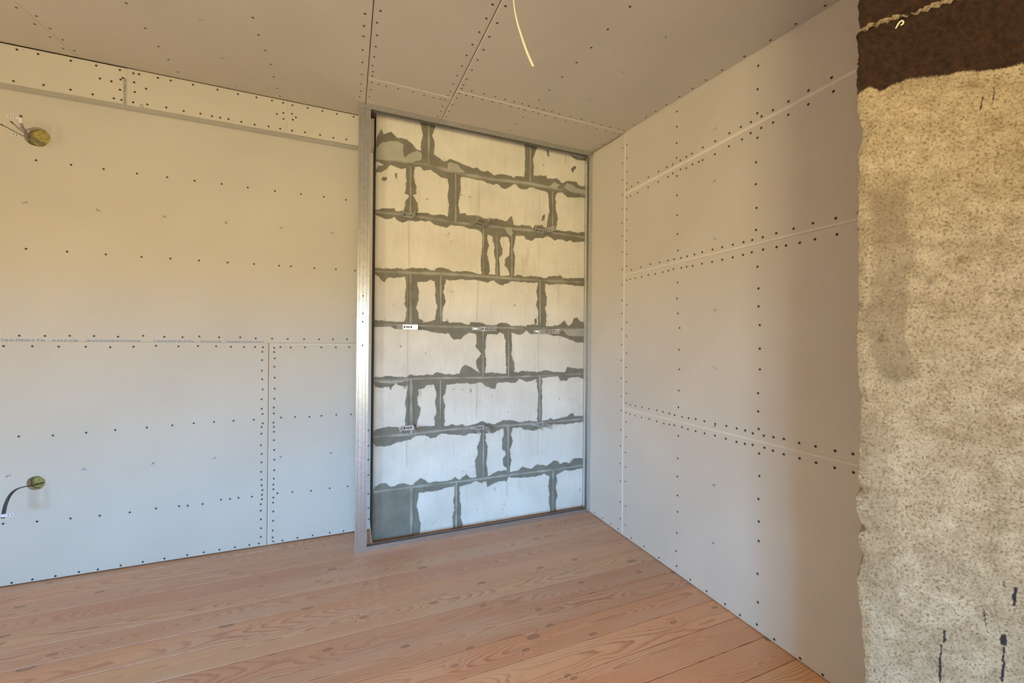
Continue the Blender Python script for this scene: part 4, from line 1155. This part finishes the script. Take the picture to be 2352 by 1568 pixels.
for i, (pts, lb) in enumerate(CU):
    c = empty('cable', pts[1]); tag(c, lb, 'cable', 'grey cables from the upper hole')
    nr = [(.5, .1, .9)] * len(pts)
    if i == 0: nr = [(.5, .1, .9), (.5, .1, .9), (.4, .1, .9), (.3, -.3, .9), (.2, -.9, .4), (.1, -1, .1), (.1, -1, 0)]
    sweep('sheath', pts, (.0115, .0100, .0070)[i], (.0045, .0045, .0045)[i], nr, GREYPVC, c)
    a, b = Vector(pts[-2]), Vector(pts[-1]); dr = (b - a).normalized()
    sweep('bare_end', [b - dr * .001, b + dr * .004, b + dr * .009], (.0085, .008, .0055)[i], .0052, [nr[-1]] * 3, DULL, c)
    if i == 0:
        sweep('tape_wrap', [b - dr * .026, b - dr * .014, b - dr * .003], .0130, .0062, [nr[-1]] * 3, TAPE, c)
        flag(c, (-1.395, 2.524, 2.1635), (-1, -.1, .06), (0, .1, 1), .036, .0125, '371', (0, -1, 0), flip=True)
        c.children[-1].name = 'tag'
    if i == 1: flag(c, (-1.3795, 2.556, 2.1195), (-.35, -1, .12), (.4, 0, 1), .040, .0110, '5', (.6, -.5, .3), flip=True)
    if i == 2: flag(c, (-1.389, 2.520, 2.083), (-1, -.4, .15), (0, .1, 1), .024, .0110, '21', (0, -1, 0), flip=True)
# ceiling cable
c = empty('cable', (.344, .8624, zc(.8624)))
tag(c, 'ivory two-core cable hanging down from the ceiling', 'cable')
pts = [(.3405, .8630, zc(.863) + .003), (.3420, .8625, 2.20), (.3436, .8622, 2.05), (.3453, .8619, 1.9673), (.3541, .8639, 1.9261), (.3657, .8646, 1.8946), (.3803, .8642, 1.8597), (.3969, .8629, 1.8275)]
sweep('sheath', pts, .0064, .0031, [(.95, -.6, 0), (.95, -.6, 0), (.95, -.6, 0), (.9, -.7, 0), (.7, -1, 0), (.4, -1, .1), (.15, -1, .1), (.1, -1, .1)], WHITEPVC, c, two=True)
dv = (Vector(pts[-1]) - Vector(pts[-2])).normalized()
for q in (-.0014, .0014):
    sweep('core', [Vector(pts[-1]) - dv * .001 + Vector((q, 0, q * .4)), Vector(pts[-1]) + dv * .0012 + Vector((q, 0, q * .4))], .0011, .0011, [(0, -1, 0)] * 2, COPPER, c)
# cable loop poking out of the brown plaster
E = Vector((PE[0], PE[1], 0)); D3 = Vector((PD[0], PD[1], 0)).normalized(); N3 = Vector((D3.y, -D3.x, 0))
if N3.dot(-E) < 0: N3 = -N3
def onp(u, z, h): return E + D3 * u + N3 * h + up * z
u0, z0 = LOOP
c = empty('wire_loop', onp(u0, z0, 0)); tag(c, 'cream wire end curled out of the brown painted plaster', 'wire')
sweep('sheath', [onp(u0 - .006, z0 - .005, -.004), onp(u0 - .005, z0 - .004, .003), onp(u0 - .003, z0 + .001, .006), onp(u0 + .001, z0 + .0045, .007), onp(u0 + .0045, z0 + .003, .006), onp(u0 + .0045, z0 - .001, .005), onp(u0 + .001, z0 - .0025, .004)], .0030, .0014, [N3] * 7, CREAM, c)

# ------------------------------------------------------------------ insulation behind the two cable holes
def wool(x, z, r, label, seed):
    V, Fc = [], []
    n, mrings = 40, 12
    for j in range(mrings + 1):
        for i in range(n):
            a = 2 * PI * i / n; rr = r * j / mrings
            q = Vector((rr * math.cos(a), rr * math.sin(a), 0))
            h = .004 * noise.noise(q * 60 + Vector((seed, 0, 0))) + .003 * noise.noise(q * 160)
            V.append((q.x, h, q.y))
    for j in range(mrings):
        for i in range(n):
            k = (i + 1) % n
            Fc.append((j * n + i, j * n + k, (j + 1) * n + k, (j + 1) * n + i))
    b = len(V)
    for i in range(n): V.append((r * math.cos(2 * PI * i / n), .010, r * math.sin(2 * PI * i / n)))
    for i in range(n): Fc.append((mrings * n + i, mrings * n + (i + 1) % n, b + (i + 1) % n, b + i))
    Fc.append(tuple(b + i for i in range(n)))
    o = mesh('mineral_wool', V, Fc, [WOOL], None, None, True)
    o.location = (x, YL + .0325, z)
    return tag(o, label, 'insulation', 'mineral wool behind the wall boards')
wool(-1.4055, 2.1478, .062, 'yellow mineral wool showing in the upper cable hole', 1.0)
wool(-1.3965, .4785, .048, 'yellow mineral wool showing in the lower cable hole', 5.0)
